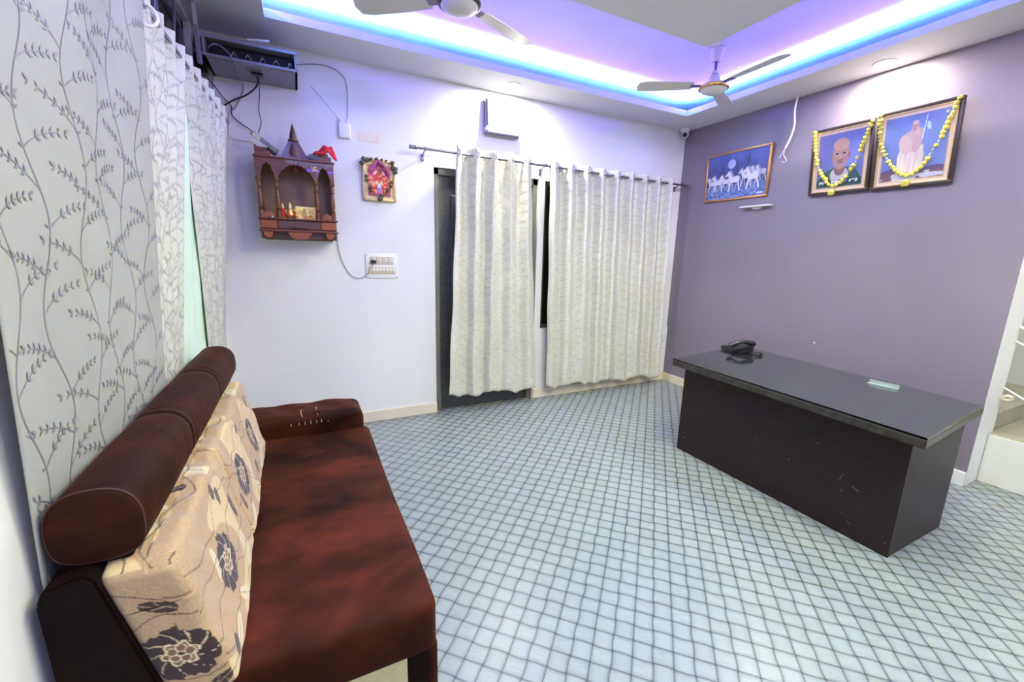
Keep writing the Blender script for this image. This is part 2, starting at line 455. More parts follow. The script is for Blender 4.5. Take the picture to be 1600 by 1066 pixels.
def window(name, axis, plane, a0, a1, z0, z1, depth, bars, hbars, fm, fr=0.035):
    w = bpy.data.objects.new(name, None); COL.objects.link(w); w['kind'] = 'structure'
    w.location = ((a0+a1)/2, plane, z0) if axis == 'y' else (plane, (a0+a1)/2, z0)
    h = (a1-a0)/2; H = z1-z0; s = 1 if axis == 'y' else -1
    def B(bm, p0, p1, d0, d1, q0, q1, bev=0.003):
        d0, d1 = sorted((s*d0, s*d1))
        if axis == 'y': add_box(bm, p0, p1, d0, d1, q0, q1, bev)
        else: add_box(bm, d0, d1, p0, p1, q0, q1, bev)
    bm = BM()
    B(bm, -h, -h+fr, depth, depth+0.05, 0, H); B(bm, h-fr, h, depth, depth+0.05, 0, H)
    B(bm, -h, h, depth, depth+0.05, 0, fr); B(bm, -h, h, depth, depth+0.05, H-fr, H)
    obj('window_frame', bm, fm, w)
    xs = [-h+fr] + bars + [h-fr]; zs = [fr] + hbars + [H-fr]
    for b in bars:
        bm = BM(); B(bm, b-0.02, b+0.02, depth-0.004, depth+0.045, 0.02, H-0.02); obj('mullion', bm, fm, w)
    for b in hbars:
        bm = BM(); B(bm, -h+0.02, h-0.02, depth-0.002, depth+0.043, b-0.02, b+0.02); obj('transom', bm, fm, w)
    for i in range(len(xs)-1):
        for j in range(len(zs)-1):
            bm = BM(); B(bm, xs[i], xs[i+1], depth+0.02, depth+0.026, zs[j], zs[j+1], 0); obj('pane', bm, M['black_glass'], w)
    return w
window('window_1', 'y', YB, WX0, WX1, WZ0, WZ1, 0.03, [-0.25, 0.25], [], M['dark_door'])
w2 = window('window_2', 'x', XL, LY0, LY1, LZ0, LZ1, 0.03, [-0.35, 0.35], [1.32], M['alu'], 0.06)
bm = BM(); add_box(bm, XL-0.21, XL-0.19, LY0-0.05, LY1+0.05, LZ0-0.05, LZ1+0.05); obj('backing_panel', bm, M['black_plastic'], w2, loc=tuple(-w2.location))
for k in range(3):      # slanted metal bars across the dark transom opening
    bm = BM(); add_tube(bm, [(XL+0.0, 2.2+0.35*k, 2.32), (XL+0.0, 2.45+0.35*k, 2.78)], 0.008, 6); obj('slanted_bar', bm, M['alu'], w2, loc=tuple(-w2.location))

# downlights
def downlight(x, y, z, r, label, cat='light'):
    t = thing('downlight', label, cat, (x, y, z), group='recessed ceiling downlights')
    bm = BM(); add_lathe(bm, [(r+0.014, 0.0), (r+0.014, -0.004), (r+0.006, -0.007), (r, -0.004), (r, 0.0)], seg=32); obj('rim', bm, M['white_plastic'], t, True)
    bm = BM(); add_lathe(bm, [(r, -0.001), (r, -0.005), (r*0.6, -0.0075), (r*0.1, -0.008)], seg=32); obj('diffuser', bm, M['glass'], t, True)
LB = ['bright round downlight in the ceiling ledge above the two garlanded portraits', 'bright round downlight in the ceiling ledge above the square wall clock',
      'added unseen downlight in the right ceiling ledge, behind the camera']
for (x, y), l in zip(DOWN_LEDGE, LB): downlight(x, y, HS, 0.055, l)
LP = ['round downlight in the dropped middle ceiling panel, nearest the back wall', 'added fill downlight on the middle line of the ceiling panel, second from the back wall',
      'added fill downlight in the ceiling panel on the sofa side', 'added fill downlight in the ceiling panel on the desk side', 'added fill downlight in the ceiling panel on the desk side, behind the camera', 'added fill downlight in the ceiling panel on the sofa side, behind the camera']
for (x, y), l in zip(DOWN_PANEL, LP): downlight(x, y, 2.84, 0.06, l)

# LED strips lying on the ledge
for nme, b in (('back', (XI0, XI1, YI1+0.075, YI1+0.085)), ('front', (XI0, XI1, YI0-0.085, YI0-0.075)), ('right', (XI1+0.075, XI1+0.085, YI0, YI1)), ('left', (XI0-0.085, XI0-0.075, YI0, YI1))):
    bm = BM(); add_box(bm, b[0], b[1], b[2], b[3], HS+0.05, HS+0.056)
    o = obj('led_strip', bm, M['white_plastic']); tag(o, 'thin LED strip lying on the %s ledge of the ceiling cove' % nme, 'light', 'LED strips hidden in the ceiling cove')

# ================================================================== STAIRS
st = thing('staircase', 'stone staircase rising behind the mauve wall at the right edge', 'stairs', (4.6, 0.6, 0))
st['kind'] = 'structure'; del st['category']
off = (-4.6, -0.6, 0)
bm = BM(); add_box(bm, 4.095, 4.17, -1.2, 0.93, 0, 0.34, 0.003); obj('plinth', bm, M['jamb_white'], st, loc=off)
bm = BM(); add_box(bm, 4.17, 5.3, -1.2, 0.93, 0, 0.325); obj('landing_base', bm, M['jamb_white'], st, loc=off)
bm = BM(); add_box(bm, 4.10, 5.3, -1.2, 0.945, 0.325, 0.343, 0.003); obj('landing', bm, M['stair_stone'], st, loc=off)
for k in range(7):
    z0 = 0.343 + 0.15*k; yk = 0.945 + 0.27*k
    bm = BM(); add_box(bm, 4.172, 5.3, yk, yk+0.02, z0, z0+0.132); obj('riser', bm, M['stair_stone'], st, loc=off)
    bm = BM(); add_box(bm, 4.172, 5.3, yk-0.02, yk+0.28, z0+0.132, z0+0.15, 0.003); obj('tread', bm, M['stair_stone'], st, loc=off)
hr = thing('stair_railing', 'thin white metal rails crossing the stair opening', 'railing', (4.15, 0.6, 0))
for z0 in (0.665, 0.98, 1.075):
    bm = BM(); add_tube(bm, [(0.0, 0.334, z0), (0.0, -0.6, z0-0.5)], 0.006 if z0 != 1.075 else 0.009, 8); obj('rail', bm, M['white_plastic'], hr, True)
bm = BM(); add_tube(bm, smooth_path([(4.13, 0.925, 0.60), (4.12, 0.90, 0.618), (4.13, 0.885, 0.615), (4.14, 0.882, 0.598), (4.14, 0.892, 0.590), (4.13, 0.915, 0.59), (4.12, 0.925, 0.60)]), 0.009, 8)
tag(obj('knotted_cloth', bm, M['peach'], None, True), 'pale cloth loop knotted at the stair wall end', 'cloth')
t = thing('slipper', 'dark slipper with a pale strap left on the stair tread', 'slipper', (4.42, 1.32, 0.643))
bm = BM(); add_prism(bm, [(-0.12, -0.04), (0.1, -0.045), (0.13, 0), (0.1, 0.045), (-0.12, 0.04), (-0.14, 0)], 'z', 0, 0.025); obj('sole', bm, M['black_plastic'], t)
bm = BM(); add_tube(bm, smooth_path([(0.03, -0.045, 0.01), (0.03, -0.03, 0.055), (0.03, 0.0, 0.07), (0.03, 0.03, 0.055), (0.03, 0.045, 0.01)]), 0.014); obj('strap', bm, M['white_cable'], t, True)

# ================================================================== CURTAINS
def surf_grid(fn, ns, nz, W, z0, z1):
    S, Z = np.meshgrid(np.linspace(0, 1, ns), np.linspace(0, 1, nz), indexing='ij')
    return fn(S, Z)
def embroider(name, fn, W, H, parent, side, mat, spacing=0.21, seed=1, scale=1.0, off=0.0022, lw=0.0026):
    """sprigs of leaves stitched on the cloth; side = sign of the normal towards the room"""
    rnd = random.Random(seed); quads = []
    def P(s, z):
        p = np.array([s, z]); return p
    def ribbon(pts, w):
        for (a, b) in zip(pts, pts[1:]):
            d = np.array(b)-np.array(a); L = np.hypot(*d)
            if L < 1e-6: continue
            nrm = np.array([-d[1], d[0]])/L*w/2
            quads.append([a[0]+nrm[0], a[1]+nrm[1], a[0]-nrm[0], a[1]-nrm[1], b[0]-nrm[0], b[1]-nrm[1], b[0]+nrm[0], b[1]+nrm[1]])
    def leaf(x, z, ang, L):
        d = (math.cos(ang), math.sin(ang)); q = (-d[1], d[0]); w = L*0.18
        quads.append([x, z, x+d[0]*L*.45-q[0]*w, z+d[1]*L*.45-q[1]*w, x+d[0]*L, z+d[1]*L, x+d[0]*L*.45+q[0]*w, z+d[1]*L*.45+q[1]*w])
    def sprig(x, z, ang, L, n):
        pts = []
        for k in range(n+1):
            t = k/n; a = ang + 0.5*t*(1 if math.cos(ang) < 0 else -1)
            pts.append((x, z)); x += math.cos(a)*L/n; z += math.sin(a)*L/n
            if k > 0:
                ll = 0.022*scale*(1-0.3*t)
                leaf(x, z, a+0.75, ll); leaf(x, z, a-0.75, ll)
        ribbon(pts, lw*0.8); leaf(x, z, ang, 0.022*scale)
    nx = max(1, int(W/(spacing*scale)))
    for i in range(nx+1):
        x0 = (i+0.3)*spacing*scale + rnd.uniform(-.02, .02); ph = rnd.uniform(0, 6.28)
        pts = []; z = -0.02
        while z < H:
            pts.append((x0 + 0.035*scale*math.sin(z*15/scale+ph), z)); z += 0.02*scale
        ribbon(pts, lw)
        z = rnd.uniform(0, .05); sgn = 1
        while z < H-0.08:
            xb = x0 + 0.035*scale*math.sin(z*15/scale+ph)
            sprig(xb, z, PI/2 - sgn*0.95, 0.125*scale*rnd.uniform(.8, 1.2), 5)
            sgn *= -1; z += 0.085*scale*rnd.uniform(.8, 1.2)
            if rnd.random() < 0.5: leaf(x0 + 0.035*scale*math.sin(z*15/scale+ph), z, PI/2+sgn*1.2, 0.02*scale)
    q = np.array(quads).reshape(-1, 4, 2)
    ok = ((q[:, :, 0] > 0.004) & (q[:, :, 0] < W-0.004) & (q[:, :, 1] > 0.004) & (q[:, :, 1] < H-0.004)).all(axis=1)
    q = q[ok]; s = q[..., 0]/W; t = q[..., 1]/H
    Pm = fn(s, t); e = 1e-3
    ds = fn(s+e, t)-fn(s-e, t); dt = fn(s, t+e)-fn(s, t-e)
    N = np.cross(ds, dt); N /= np.linalg.norm(N, axis=-1, keepdims=True)+1e-12
    V = (Pm + N*side*off).reshape(-1, 3)
    me = bpy.data.meshes.new(name); nq = len(q)
    me.vertices.add(nq*4); me.vertices.foreach_set('co', V.reshape(-1).astype(np.float32))
    me.loops.add(nq*4); me.loops.foreach_set('vertex_index', np.arange(nq*4, dtype=np.int32))
    me.polygons.add(nq); me.polygons.foreach_set('loop_start', np.arange(0, nq*4, 4, dtype=np.int32))
    me.update(calc_edges=True); me.materials.append(mat)
    o = link_mesh(name, me, parent); o['kind'] = 'stuff'
    return o
def eyelet(parent, p, axis, r=0.026, mat='chrome', tilt=0.0):
    bm = BM(); seg = 20
    R, r2 = r, 0.006
    for i in range(seg):
        pass
    rings = []
    for i in range(seg):
        a = 2*PI*i/seg; ring = []
        for j in range(6):
            b = 2*PI*j/6; rr = R + r2*math.cos(b); h = r2*0.8*math.sin(b)
            if axis == 'x': co = (h, rr*math.cos(a), rr*math.sin(a))
            else: co = (rr*math.cos(a), h, rr*math.sin(a))
            ring.append(bm.verts.new(co))
        rings.append(ring)
    for i in range(seg):
        A, B = rings[i], rings[(i+1) % seg]
        for j in range(6): bm.faces.new((A[j], A[(j+1) % 6], B[(j+1) % 6], B[j]))
    bmesh.ops.recalc_face_normals(bm, faces=bm.faces[:])
    o = obj('eyelet', bm, M[mat], parent, True); o.location = p; o.rotation_euler = (0, 0, tilt)
    return o
def back_curtain(nfold, xt0, xt1, xb0, xb1, yr, zt, zb0, zb1, amp, ph, seed, sag):
    def fn(S, T):                                                  # T=0 bottom .. 1 top
        top = T**1.0
        xt = xt0 + (xt1-xt0)*S; xb = xb0 + (xb1-xb0)*S
        bl = (1-T)**sag
        X = xt + (xb-xt)*bl
        w = 2*PI*nfold*S + ph
        irregular = (1-T)*(0.9*np.sin(2*PI*S*nfold*0.47+seed) + 0.5*np.sin(2*PI*S*nfold*1.3+seed*2))
        ww = w + 0.6*irregular
        Y = yr - (amp*(0.6+0.4*T)*(np.sin(ww) + 0.22*np.sin(2*ww+0.6)) + 0.010*irregular)
        Y = np.minimum(Y, YB-0.025)
        X = X + 0.010*np.cos(w)*(T)
        zb = zb0 + (zb1-zb0)*S + 0.012*np.sin(w + 0.8) + 0.018*np.sin(2*PI*S*nfold*0.43+seed)
        Z = zb + (zt-zb)*T
        X = X + 0.004*np.sin(9*Z+seed*3+5*S)
        return np.stack([X, Y, Z], -1)
    return fn
RODZ, RODY = 2.262, 3.505
def make_back_curtain(fn, label, nfold, ph, ns, W, H, cseed, xs, name='curtain'):
    t = thing(name, label, 'curtain', (0, 0, 0)); x_c = float(fn(np.array(0.5), np.array(0.0))[0])
    t.location = (x_c, RODY, 0)
    S, T = np.meshgrid(np.linspace(0, 1, ns), np.linspace(0, 1, 90), indexing='ij')
    o = grid_mesh('cloth', fn(S, T), M['curtain_back'], t, thick=0.003); o.location = tuple(-t.location)
    e = embroider('embroidery', fn, W, H, t, -1.0 if False else 1.0, M['embroidery_pale'], seed=cseed, spacing=0.11, scale=0.5, lw=0.002); e.location = tuple(-t.location)
    for s in xs:
        p = fn(np.array(s), np.array(0.975)); 
        eyelet(t, Vector(p)-t.location, 'y' if False else 'x', 0.021)
    return t
f1 = back_curtain(4.6, 1.19, 1.935, 1.12, 2.055, RODY, 2.315, 0.17, 0.14, 0.042, 0.5, 1.7, 1.3)
make_back_curtain(f1, 'narrower cream embroidered curtain hanging over the dark door', 4.6, 0.5, 260, 1.2, 2.15, 3, [k/4.6+0.11/4.6 for k in np.arange(0.05, 4.4, 0.5)])
f2 = back_curtain(8.2, 2.10, 3.60, 2.165, 3.70, RODY, 2.30, 0.135, 0.09, 0.040, -0.2, 2.9, 1.0)
make_back_curtain(f2, 'wider cream embroidered curtain over the window beside the mauve wall', 8.2, -0.2, 420, 2.0, 2.15, 5, [(k-0.03)/8.2 + 0.03 for k in np.arange(0.0, 8.0, 0.5)])

t = thing('curtain_rod', 'thin chrome curtain rod above the door and window', 'curtain rod', (0.85, RODY, RODZ))
bm = BM(); add_tube(bm, [(0.0, 0, 0), (2.99, 0, -0.018)], 0.0095, 12); obj('pole', bm, M['dark_chrome'], t, True)
for x0, x1, z in ((-0.03, 0.03, 0), (2.985, 3.02, -0.018)):
    bm = BM(); add_tube(bm, [(x0, 0, z), (x0+0.006, 0, z), (x0+0.008, 0, z), (x1-0.008, 0, z), (x1-0.006, 0, z), (x1, 0, z)], 0, 14, radii=[0.014, 0.017, 0.014, 0.014, 0.017, 0.014]); obj('finial', bm, M['dark_chrome'], t, True)
for x in (0.10, 1.21, 2.94):
    bm = BM(); add_tube(bm, [(x, 0, -0.012), (x, 0.05, -0.012), (x, 0.105, -0.05)], 0.005, 8); add_box(bm, x-0.012, x+0.012, 0.099, 0.107, -0.075, -0.02, 0.003)
    add_tube(bm, [(x-0.006, 0, 0), (x+0.006, 0, 0)], 0.0145, 12); obj('bracket', bm, M['dark_chrome'], t, True)

# left side curtains (along Y, depth in X)
def left_curtain(nfold, yt0, yt1, yb0, yb1, zt, zb, amp, ph, seed, dx=0.0, xb=-0.505, sag=1.0, xclamp=XL+0.014):
    def fn(S, T):
        bl = (1-T)**sag
        yt = yt0+(yt1-yt0)*S; yb = yb0+(yb1-yb0)*S
        Y = yt + (yb-yt)*bl
        z = zb + (zt+0.02*(yt-3.5)-zb)*T
        tt = np.clip((z-0.8)/(2.3-0.8), 0, 1.2)
        rod = -0.42 + (Y-1.8)*0.03
        base = xb + (rod-xb)*tt
        w = 2*PI*nfold*S + ph
        irr = (1-T)*(0.8*np.sin(2*PI*S*nfold*0.45+seed)+0.4*np.sin(2*PI*S*nfold*1.4+seed*2))
        X = base + dx + amp*(0.45+0.55*T)*np.sin(w + 0.5*irr)*np.clip(tt+0.15, 0.2, 1) + 0.006*irr
        X = np.maximum(X, xclamp)
        return np.stack([X, Y + 0.008*np.cos(w)*T, z + 0.0*Y], -1)
    return fn
def make_left_curtain(fn, label, ns, W, H, seed, mat, nrm, eyelets=(), emb=True, sp=0.2, sc=1.0, offs=0.0025):
    c = fn(np.array(0.5), np.array(0.0)); t = thing('curtain', label, 'curtain', (float(c[0]), float(c[1]), 0))
    S, T = np.meshgrid(np.linspace(0, 1, ns), np.linspace(0, 1, 180), indexing='ij')
    o = grid_mesh('cloth', fn(S, T), M[mat], t, thick=0.003); o.location = tuple(-t.location)
    if emb:
        e = embroider('embroidery', fn, W, H, t, nrm, M['embroidery'] if mat == 'curtain_near' else M['embroidery_silver'], seed=seed, spacing=sp, scale=sc, off=offs); e.location = tuple(-t.location)
    for s in eyelets:
        p = fn(np.array(s), np.array(0.965)); eyelet(t, Vector(p)-t.location, 'y', 0.034, 'white_plastic' if s == eyelets[0] else 'chrome', 0.5)
    return t
ZB = 0.30
g1 = left_curtain(2.0, 1.0, 1.87, 1.055, 1.96, 2.46, ZB, 0.012, 2.0, 1.1, dx=0.022, xb=-0.525, xclamp=XL+0.008)
make_left_curtain(g1, 'large silvery curtain panel nearest the camera, hanging behind the near end of the sofa', 120, 0.90, 2.10, 11, 'curtain_near', 1.0, sp=0.16, sc=0.95, offs=0.0030)
g2 = left_curtain(3.7, 1.90, 2.43, 1.96, 2.16, 2.31, ZB, 0.022, -2.5, 2.3)
make_left_curtain(g2, 'silvery embroidered curtain in the middle of the left window, folds gathered on white eyelets', 170, 0.95, 2.0, 12, 'curtain_left', 1.0, [0.13], sp=0.12, sc=0.55)
g3 = left_curtain(6.3, 2.46, 3.44, 2.98, 3.46, 2.31, ZB, 0.024, -1.4, 0.6)
make_left_curtain(g3, 'silvery embroidered curtain at the far end of the left window, by the corner', 220, 1.1, 2.0, 13, 'curtain_left', 1.0, [], sp=0.12, sc=0.55)
g4 = left_curtain(6.0, 2.16, 3.25, 2.10, 3.3, 2.22, ZB, 0.008, 0.3, 3.3, dx=-0.016, xclamp=XL+0.006)
make_left_curtain(g4, 'plain mint green sheer curtain showing between the silvery curtains above the sofa', 90, 0.9, 1.9, 14, 'curtain_mint', 1.0, emb=False)
t = thing('curtain_rod', 'steel curtain rod carrying the silvery curtains of the left window', 'curtain rod', (-0.42, 1.8, 2.19))
bm = BM(); add_tube(bm, [(-0.025, -0.9, 0.03), (0.052, 1.70, 0.065)], 0.0125, 14); obj('pole', bm, M['chrome'], t, True)
for y in (-0.86, 1.68):
    x = 0.03*y; zr = 0.042+0.0135*y; bm = BM(); add_tube(bm, [(x, y, zr), (XL+0.42-0.0, y, zr-0.03)], 0.007, 8); obj('bracket', bm, M['chrome'], t, True)
    bm = BM(); add_tube(bm, [(x, y-0.03, zr), (x, y-0.01, zr), (x, y+0.02, zr)], 0, 14, radii=[0.013, 0.02, 0.013]); obj('finial', bm, M['chrome'], t, True)

# ================================================================== SOFA
SO = Vector((0.02, 1.75, 0))
sofa = thing('sofa', 'dark brown velvet sofa along the left wall with a low far armrest', 'sofa', tuple(SO))
so = tuple(-SO)
def round_box_grid(x0, x1, y0, y1, z0, z1, r, cell, warp=None):
    """closed rounded box of fine quads; returns verts, faces, uv-less dominant normals"""
    bm = BM()
    L = (x1-x0, y1-y0, z1-z0); C = Vector(((x0+x1)/2, (y0+y1)/2, (z0+z1)/2))
    for ax in range(3):
        a, b = (ax+1) % 3, (ax+2) % 3
        na, nb = max(4, int(L[a]/cell)), max(4, int(L[b]/cell))
        for sgn in (-1, 1):
            G = []
            for i in range(na+1):
                row = []
                for j in range(nb+1):
                    co = [0, 0, 0]; co[ax] = sgn*L[ax]/2; co[a] = (i/na-0.5)*L[a]; co[b] = (j/nb-0.5)*L[b]
                    row.append(bm.verts.new(co))
                G.append(row)
            for i in range(na):
                for j in range(nb):
                    q = (G[i][j], G[i+1][j], G[i+1][j+1], G[i][j+1])
                    bm.faces.new(q if sgn > 0 else q[::-1])
    bmesh.ops.remove_doubles(bm, verts=bm.verts[:], dist=1e-5)
    for v in bm.verts:
        p = v.co.copy(); q = Vector([max(-L[i]/2+r, min(L[i]/2-r, p[i])) for i in range(3)]); d = p-q
        if d.length > 1e-9:
            m = max(abs(c) for c in d)
            v.co = q + d.normalized()*m
        v.co += C
    if warp:
        for v in bm.verts: v.co = warp(v.co)
    return bm
# seat mattress
def seat_warp(c):
    x, y, z = c
    if z > 0.36:
        z += 0.008*math.sin(x*9+1)*math.sin(y*4) + 0.006*math.sin(6*y)
        for yc, s, tl in ((2.26, 0.012, 0.2), (2.22, 0.014, 0.2), (1.95, 0.016, 0.12), (1.90, 0.012, 0.12), (1.99, 0.010, 0.16)):
            z -= 0.006*math.exp(-((y-yc-tl*x)/s)**2)*max(0, 1-((x-0.03)/0.26)**2)
    return Vector((x, y, z))
bm = round_box_grid(-0.42, 0.302, 1.055, 2.515, 0.24, 0.425, 0.035, 0.014, seat_warp); obj('seat', bm, M['velvet'], sofa, True, so)
bm = BM(); add_box(bm, -0.42, 0.285, 1.075, 2.77, 0.03, 0.26, 0.015, 3); obj('base', bm, M['velvet_shaded'], sofa, True, so)
bm = BM(); add_box(bm, 0.272, 0.306, 1.07, 2.77, 0.03, 0.262, 0.016, 4); obj('front_valance', bm, M['velvet'], sofa, True, so)
bm = BM(); add_box(bm, -0.30, 0.207, 1.062, 1.074, 0.03, 0.252, 0.002); obj('side_cloth', bm, M['backing'], sofa, False, so)['label'] = 'bare cream backing cloth on the near end'
def arm_warp(c):
    x, y, z = c; return Vector((x, y + 0.006*math.sin(x*22)*(z > 0.5), z - 0.02*max(0, (x-0.18)/0.1)**2*(z > 0.45) + 0.004*math.sin(x*30+y*20)*(z > 0.5)))
bm = round_box_grid(-0.42, 0.278, 2.50, 2.775, 0.24, 0.535, 0.04, 0.018, arm_warp); obj('armrest', bm, M['velvet'], sofa, True, so)
rnd = random.Random(5); bm = BM()     # pale wear creases on the armrest edge
for x in (-0.11, -0.07, -0.04, -0.01, 0.02, 0.045, 0.08):
    h = rnd.uniform(0.006, 0.02); add_box(bm, x, x+0.0018, 2.497, 2.500, 0.485, 0.485+h)
for x, l in ((-0.05, 0.05), (0.03, 0.07)): add_tube(bm, [(x, 2.512, 0.529), (x-0.008, 2.56, 0.538), (x-0.004, 2.56+l, 0.537)], 0.0012, 5)
obj('wear_mark', bm, M['peach'], sofa, False, so)['kind'] = 'stuff'
# back frame: leaning upholstered board; near end is the post, its shade put into the colour
def lean(z): return -0.31 - 0.235*(z-0.5)
def post(z): return lean(z) - 0.028
bm = BM()
poly = [(post(0.05), 0.05), (post(0.80), 0.80), (post(0.80)-0.02, 0.815), (-0.485, 0.80), (-0.497, 0.77), (-0.485, 0.05)]
add_prism(bm, poly, 'y', 1.0, 2.52); es = [e for e in bm.edges]
bmesh.ops.bevel(bm, geom=es, offset=0.006, segments=2, affect='EDGES'); obj('back_frame', bm, M['velvet_shaded'], sofa, True, so)
# three bolsters
def bolster(y0, y1):
    cx, cz, a, b = -0.408, 0.885, 0.078, 0.088
    bm = BM(); seg = 40; rings = []
    ys = [(y0, 0.0), (y0, 0.86), (y0+0.004, 0.95), (y0+0.014, 1.0), (y0+0.02, 1.0)]
    n = 10
    prof = [(y0, 0.90), (y0+0.004, 0.965), (y0+0.014, 1.0)] + [(y0+0.014+(y1-y0-0.028)*k/n, 1.0+0.02*math.sin(PI*k/n)) for k in range(1, n)] + [(y1-0.014, 1.0), (y1-0.004, 0.965), (y1, 0.90)]
    for y, s in prof:
        ring = []
        for k in range(seg):
            t_ = 2*PI*k/seg; c, sn = math.cos(t_), math.sin(t_)
            ex = 0.8
            px = cx + a*s*math.copysign(abs(c)**ex, c); pz = cz + b*s*math.copysign(abs(sn)**ex, sn)
            if pz < cz-0.05: pz = cz-0.05-(cz-0.05-pz)*0.6
            ring.append(bm.verts.new((px, y, pz)))
        rings.append(ring)
    for A, B in zip(rings, rings[1:]):
        for k in range(seg): bm.faces.new((A[k], B[k], B[(k+1) % seg], A[(k+1) % seg]))
    bm.faces.new(rings[0]); bm.faces.new(rings[-1][::-1])
    bmesh.ops.recalc_face_normals(bm, faces=bm.faces[:])
    o = obj('bolster', bm, M['velvet_roll'], sofa, True, so)
    for y in (y0+0.006, y1-0.006):
        bm = BM(); pts = []
        for k in range(41):
            t_ = 2*PI*k/40; c, sn = math.cos(t_), math.sin(t_); s = 0.985
            px = cx + a*s*math.copysign(abs(c)**0.8, c); pz = cz + b*s*math.copysign(abs(sn)**0.8, sn)
            if pz < cz-0.05: pz = cz-0.05-(cz-0.05-pz)*0.6
            pts.append((px, y, pz))
        add_tube(bm, pts, 0.0022, 6, False); p = obj('piping', bm, M['piping'], o, True)
for a, b in ((1.04, 1.49), (1.515, 1.98), (2.005, 2.47)): bolster(a, b)
bm = BM(); add_box(bm, -0.48, -0.36, 1.05, 2.5, 0.80, 0.835, 0.01); obj('bolster_rail', bm, M['velvet_shaded'], sofa, True, so)

# floral cushions -------------------------------------------------------
def hash2(a, b): 
    v = np.sin(a*127.1+b*311.7)*43758.5453; return v-np.floor(v)
def vnoise(x, y):
    xi, yi = np.floor(x), np.floor(y); fx, fy = x-xi, y-yi; fx = fx*fx*(3-2*fx); fy = fy*fy*(3-2*fy)
    return (hash2(xi, yi)*(1-fx)+hash2(xi+1, yi)*fx)*(1-fy)+(hash2(xi, yi+1)*(1-fx)+hash2(xi+1, yi+1)*fx)*fy
def floral_color(p, q, flowers, leaves, pale, seed):
    base = lin((194, 158, 114)); out = np.ones(p.shape+(3,))*base
    sp = hash2(np.floor(p*700), np.floor(q*700)); nz = vnoise(p*14+seed, q*14)
    out *= (0.62 + 0.26*sp + 0.14*nz)[..., None]
    cream = lin((226, 196, 142)); m = (vnoise(p*7+seed*3, q*7+2) > 0.62)
    out[m] = cream*(0.76+0.08*sp[m])[..., None]
    for (cx, cy, R, ang) in pale:                                   # pale satin leaves
        dx, dy = p-cx, q-cy; a = dx*math.cos(ang)+dy*math.sin(ang); b = -dx*math.sin(ang)+dy*math.cos(ang)
        m = (a/R)**2+(b/(R*0.36))**2 < 1; out[m] = lin((212, 198, 160))
        v = m & (np.abs(b) < R*0.03); out[v] = lin((150, 130, 104))
    # thin vines
    for k in range(5):
        ph = seed+k*1.7; c = 0.07*k+0.02*np.sin(p*16+ph)+0.012*np.sin(p*37+ph)
        m = np.abs(q-c-0.01) < 0.0017; out[m] = lin((96, 66, 52))
    dark = lin((46, 20, 16)); mid = lin((120, 84, 56))
    for (cx, cy, R, ang) in leaves:
        dx, dy = p-cx, q-cy; a = dx*math.cos(ang)+dy*math.sin(ang); b = -dx*math.sin(ang)+dy*math.cos(ang)
        m = (a/R)**2+(b/(R*0.48))**2 < 1; out[m] = dark
        v = m & ((np.abs(b) < R*0.04) | (np.abs(np.abs(b)-np.abs((a+R*.3)*0.6)) < R*0.03) & (a > -R*.3) & (a < R*.3)); out[v] = lin((150, 124, 96))
    for (cx, cy, R) in flowers:
        dx, dy = p-cx, q-cy; r = np.hypot(dx, dy); th = np.arctan2(dy, dx)
        edge = R*(0.86+0.14*np.abs(np.cos(th*3.5+seed))**0.6+0.03*np.sin(th*19)); m = r < edge
        out[m] = dark*(1+0.3*(nz[m]-0.5))[..., None]
        for k in range(9):                                        # curved pale veins
            t0 = k*2*PI/9+seed; d = np.angle(np.exp(1j*(th-t0-(r/R)*0.9)))
            v = (r > R*0.42) & (r < edge*0.96) & (np.abs(d)*r < 0.0012+0.0008*np.sin(k)); out[v] = lin((206, 184, 140))
        e2 = R*(0.40+0.07*np.cos(th*6)); ring = np.abs(r-e2) < R*0.035; out[ring] = lin((226, 206, 160))
        m = r < e2-R*0.03; out[m] = mid
        for k in range(5):
            t0 = k*2*PI/5; x_, y_ = cx+R*.22*math.cos(t0), cy+R*.22*math.sin(t0)
            rr = np.hypot(p-x_, q-y_); out[np.abs(rr-R*0.13) < R*0.018] = lin((222, 200, 156))
        out[r < R*0.07] = dark
    return np.clip(out, 0, 1)
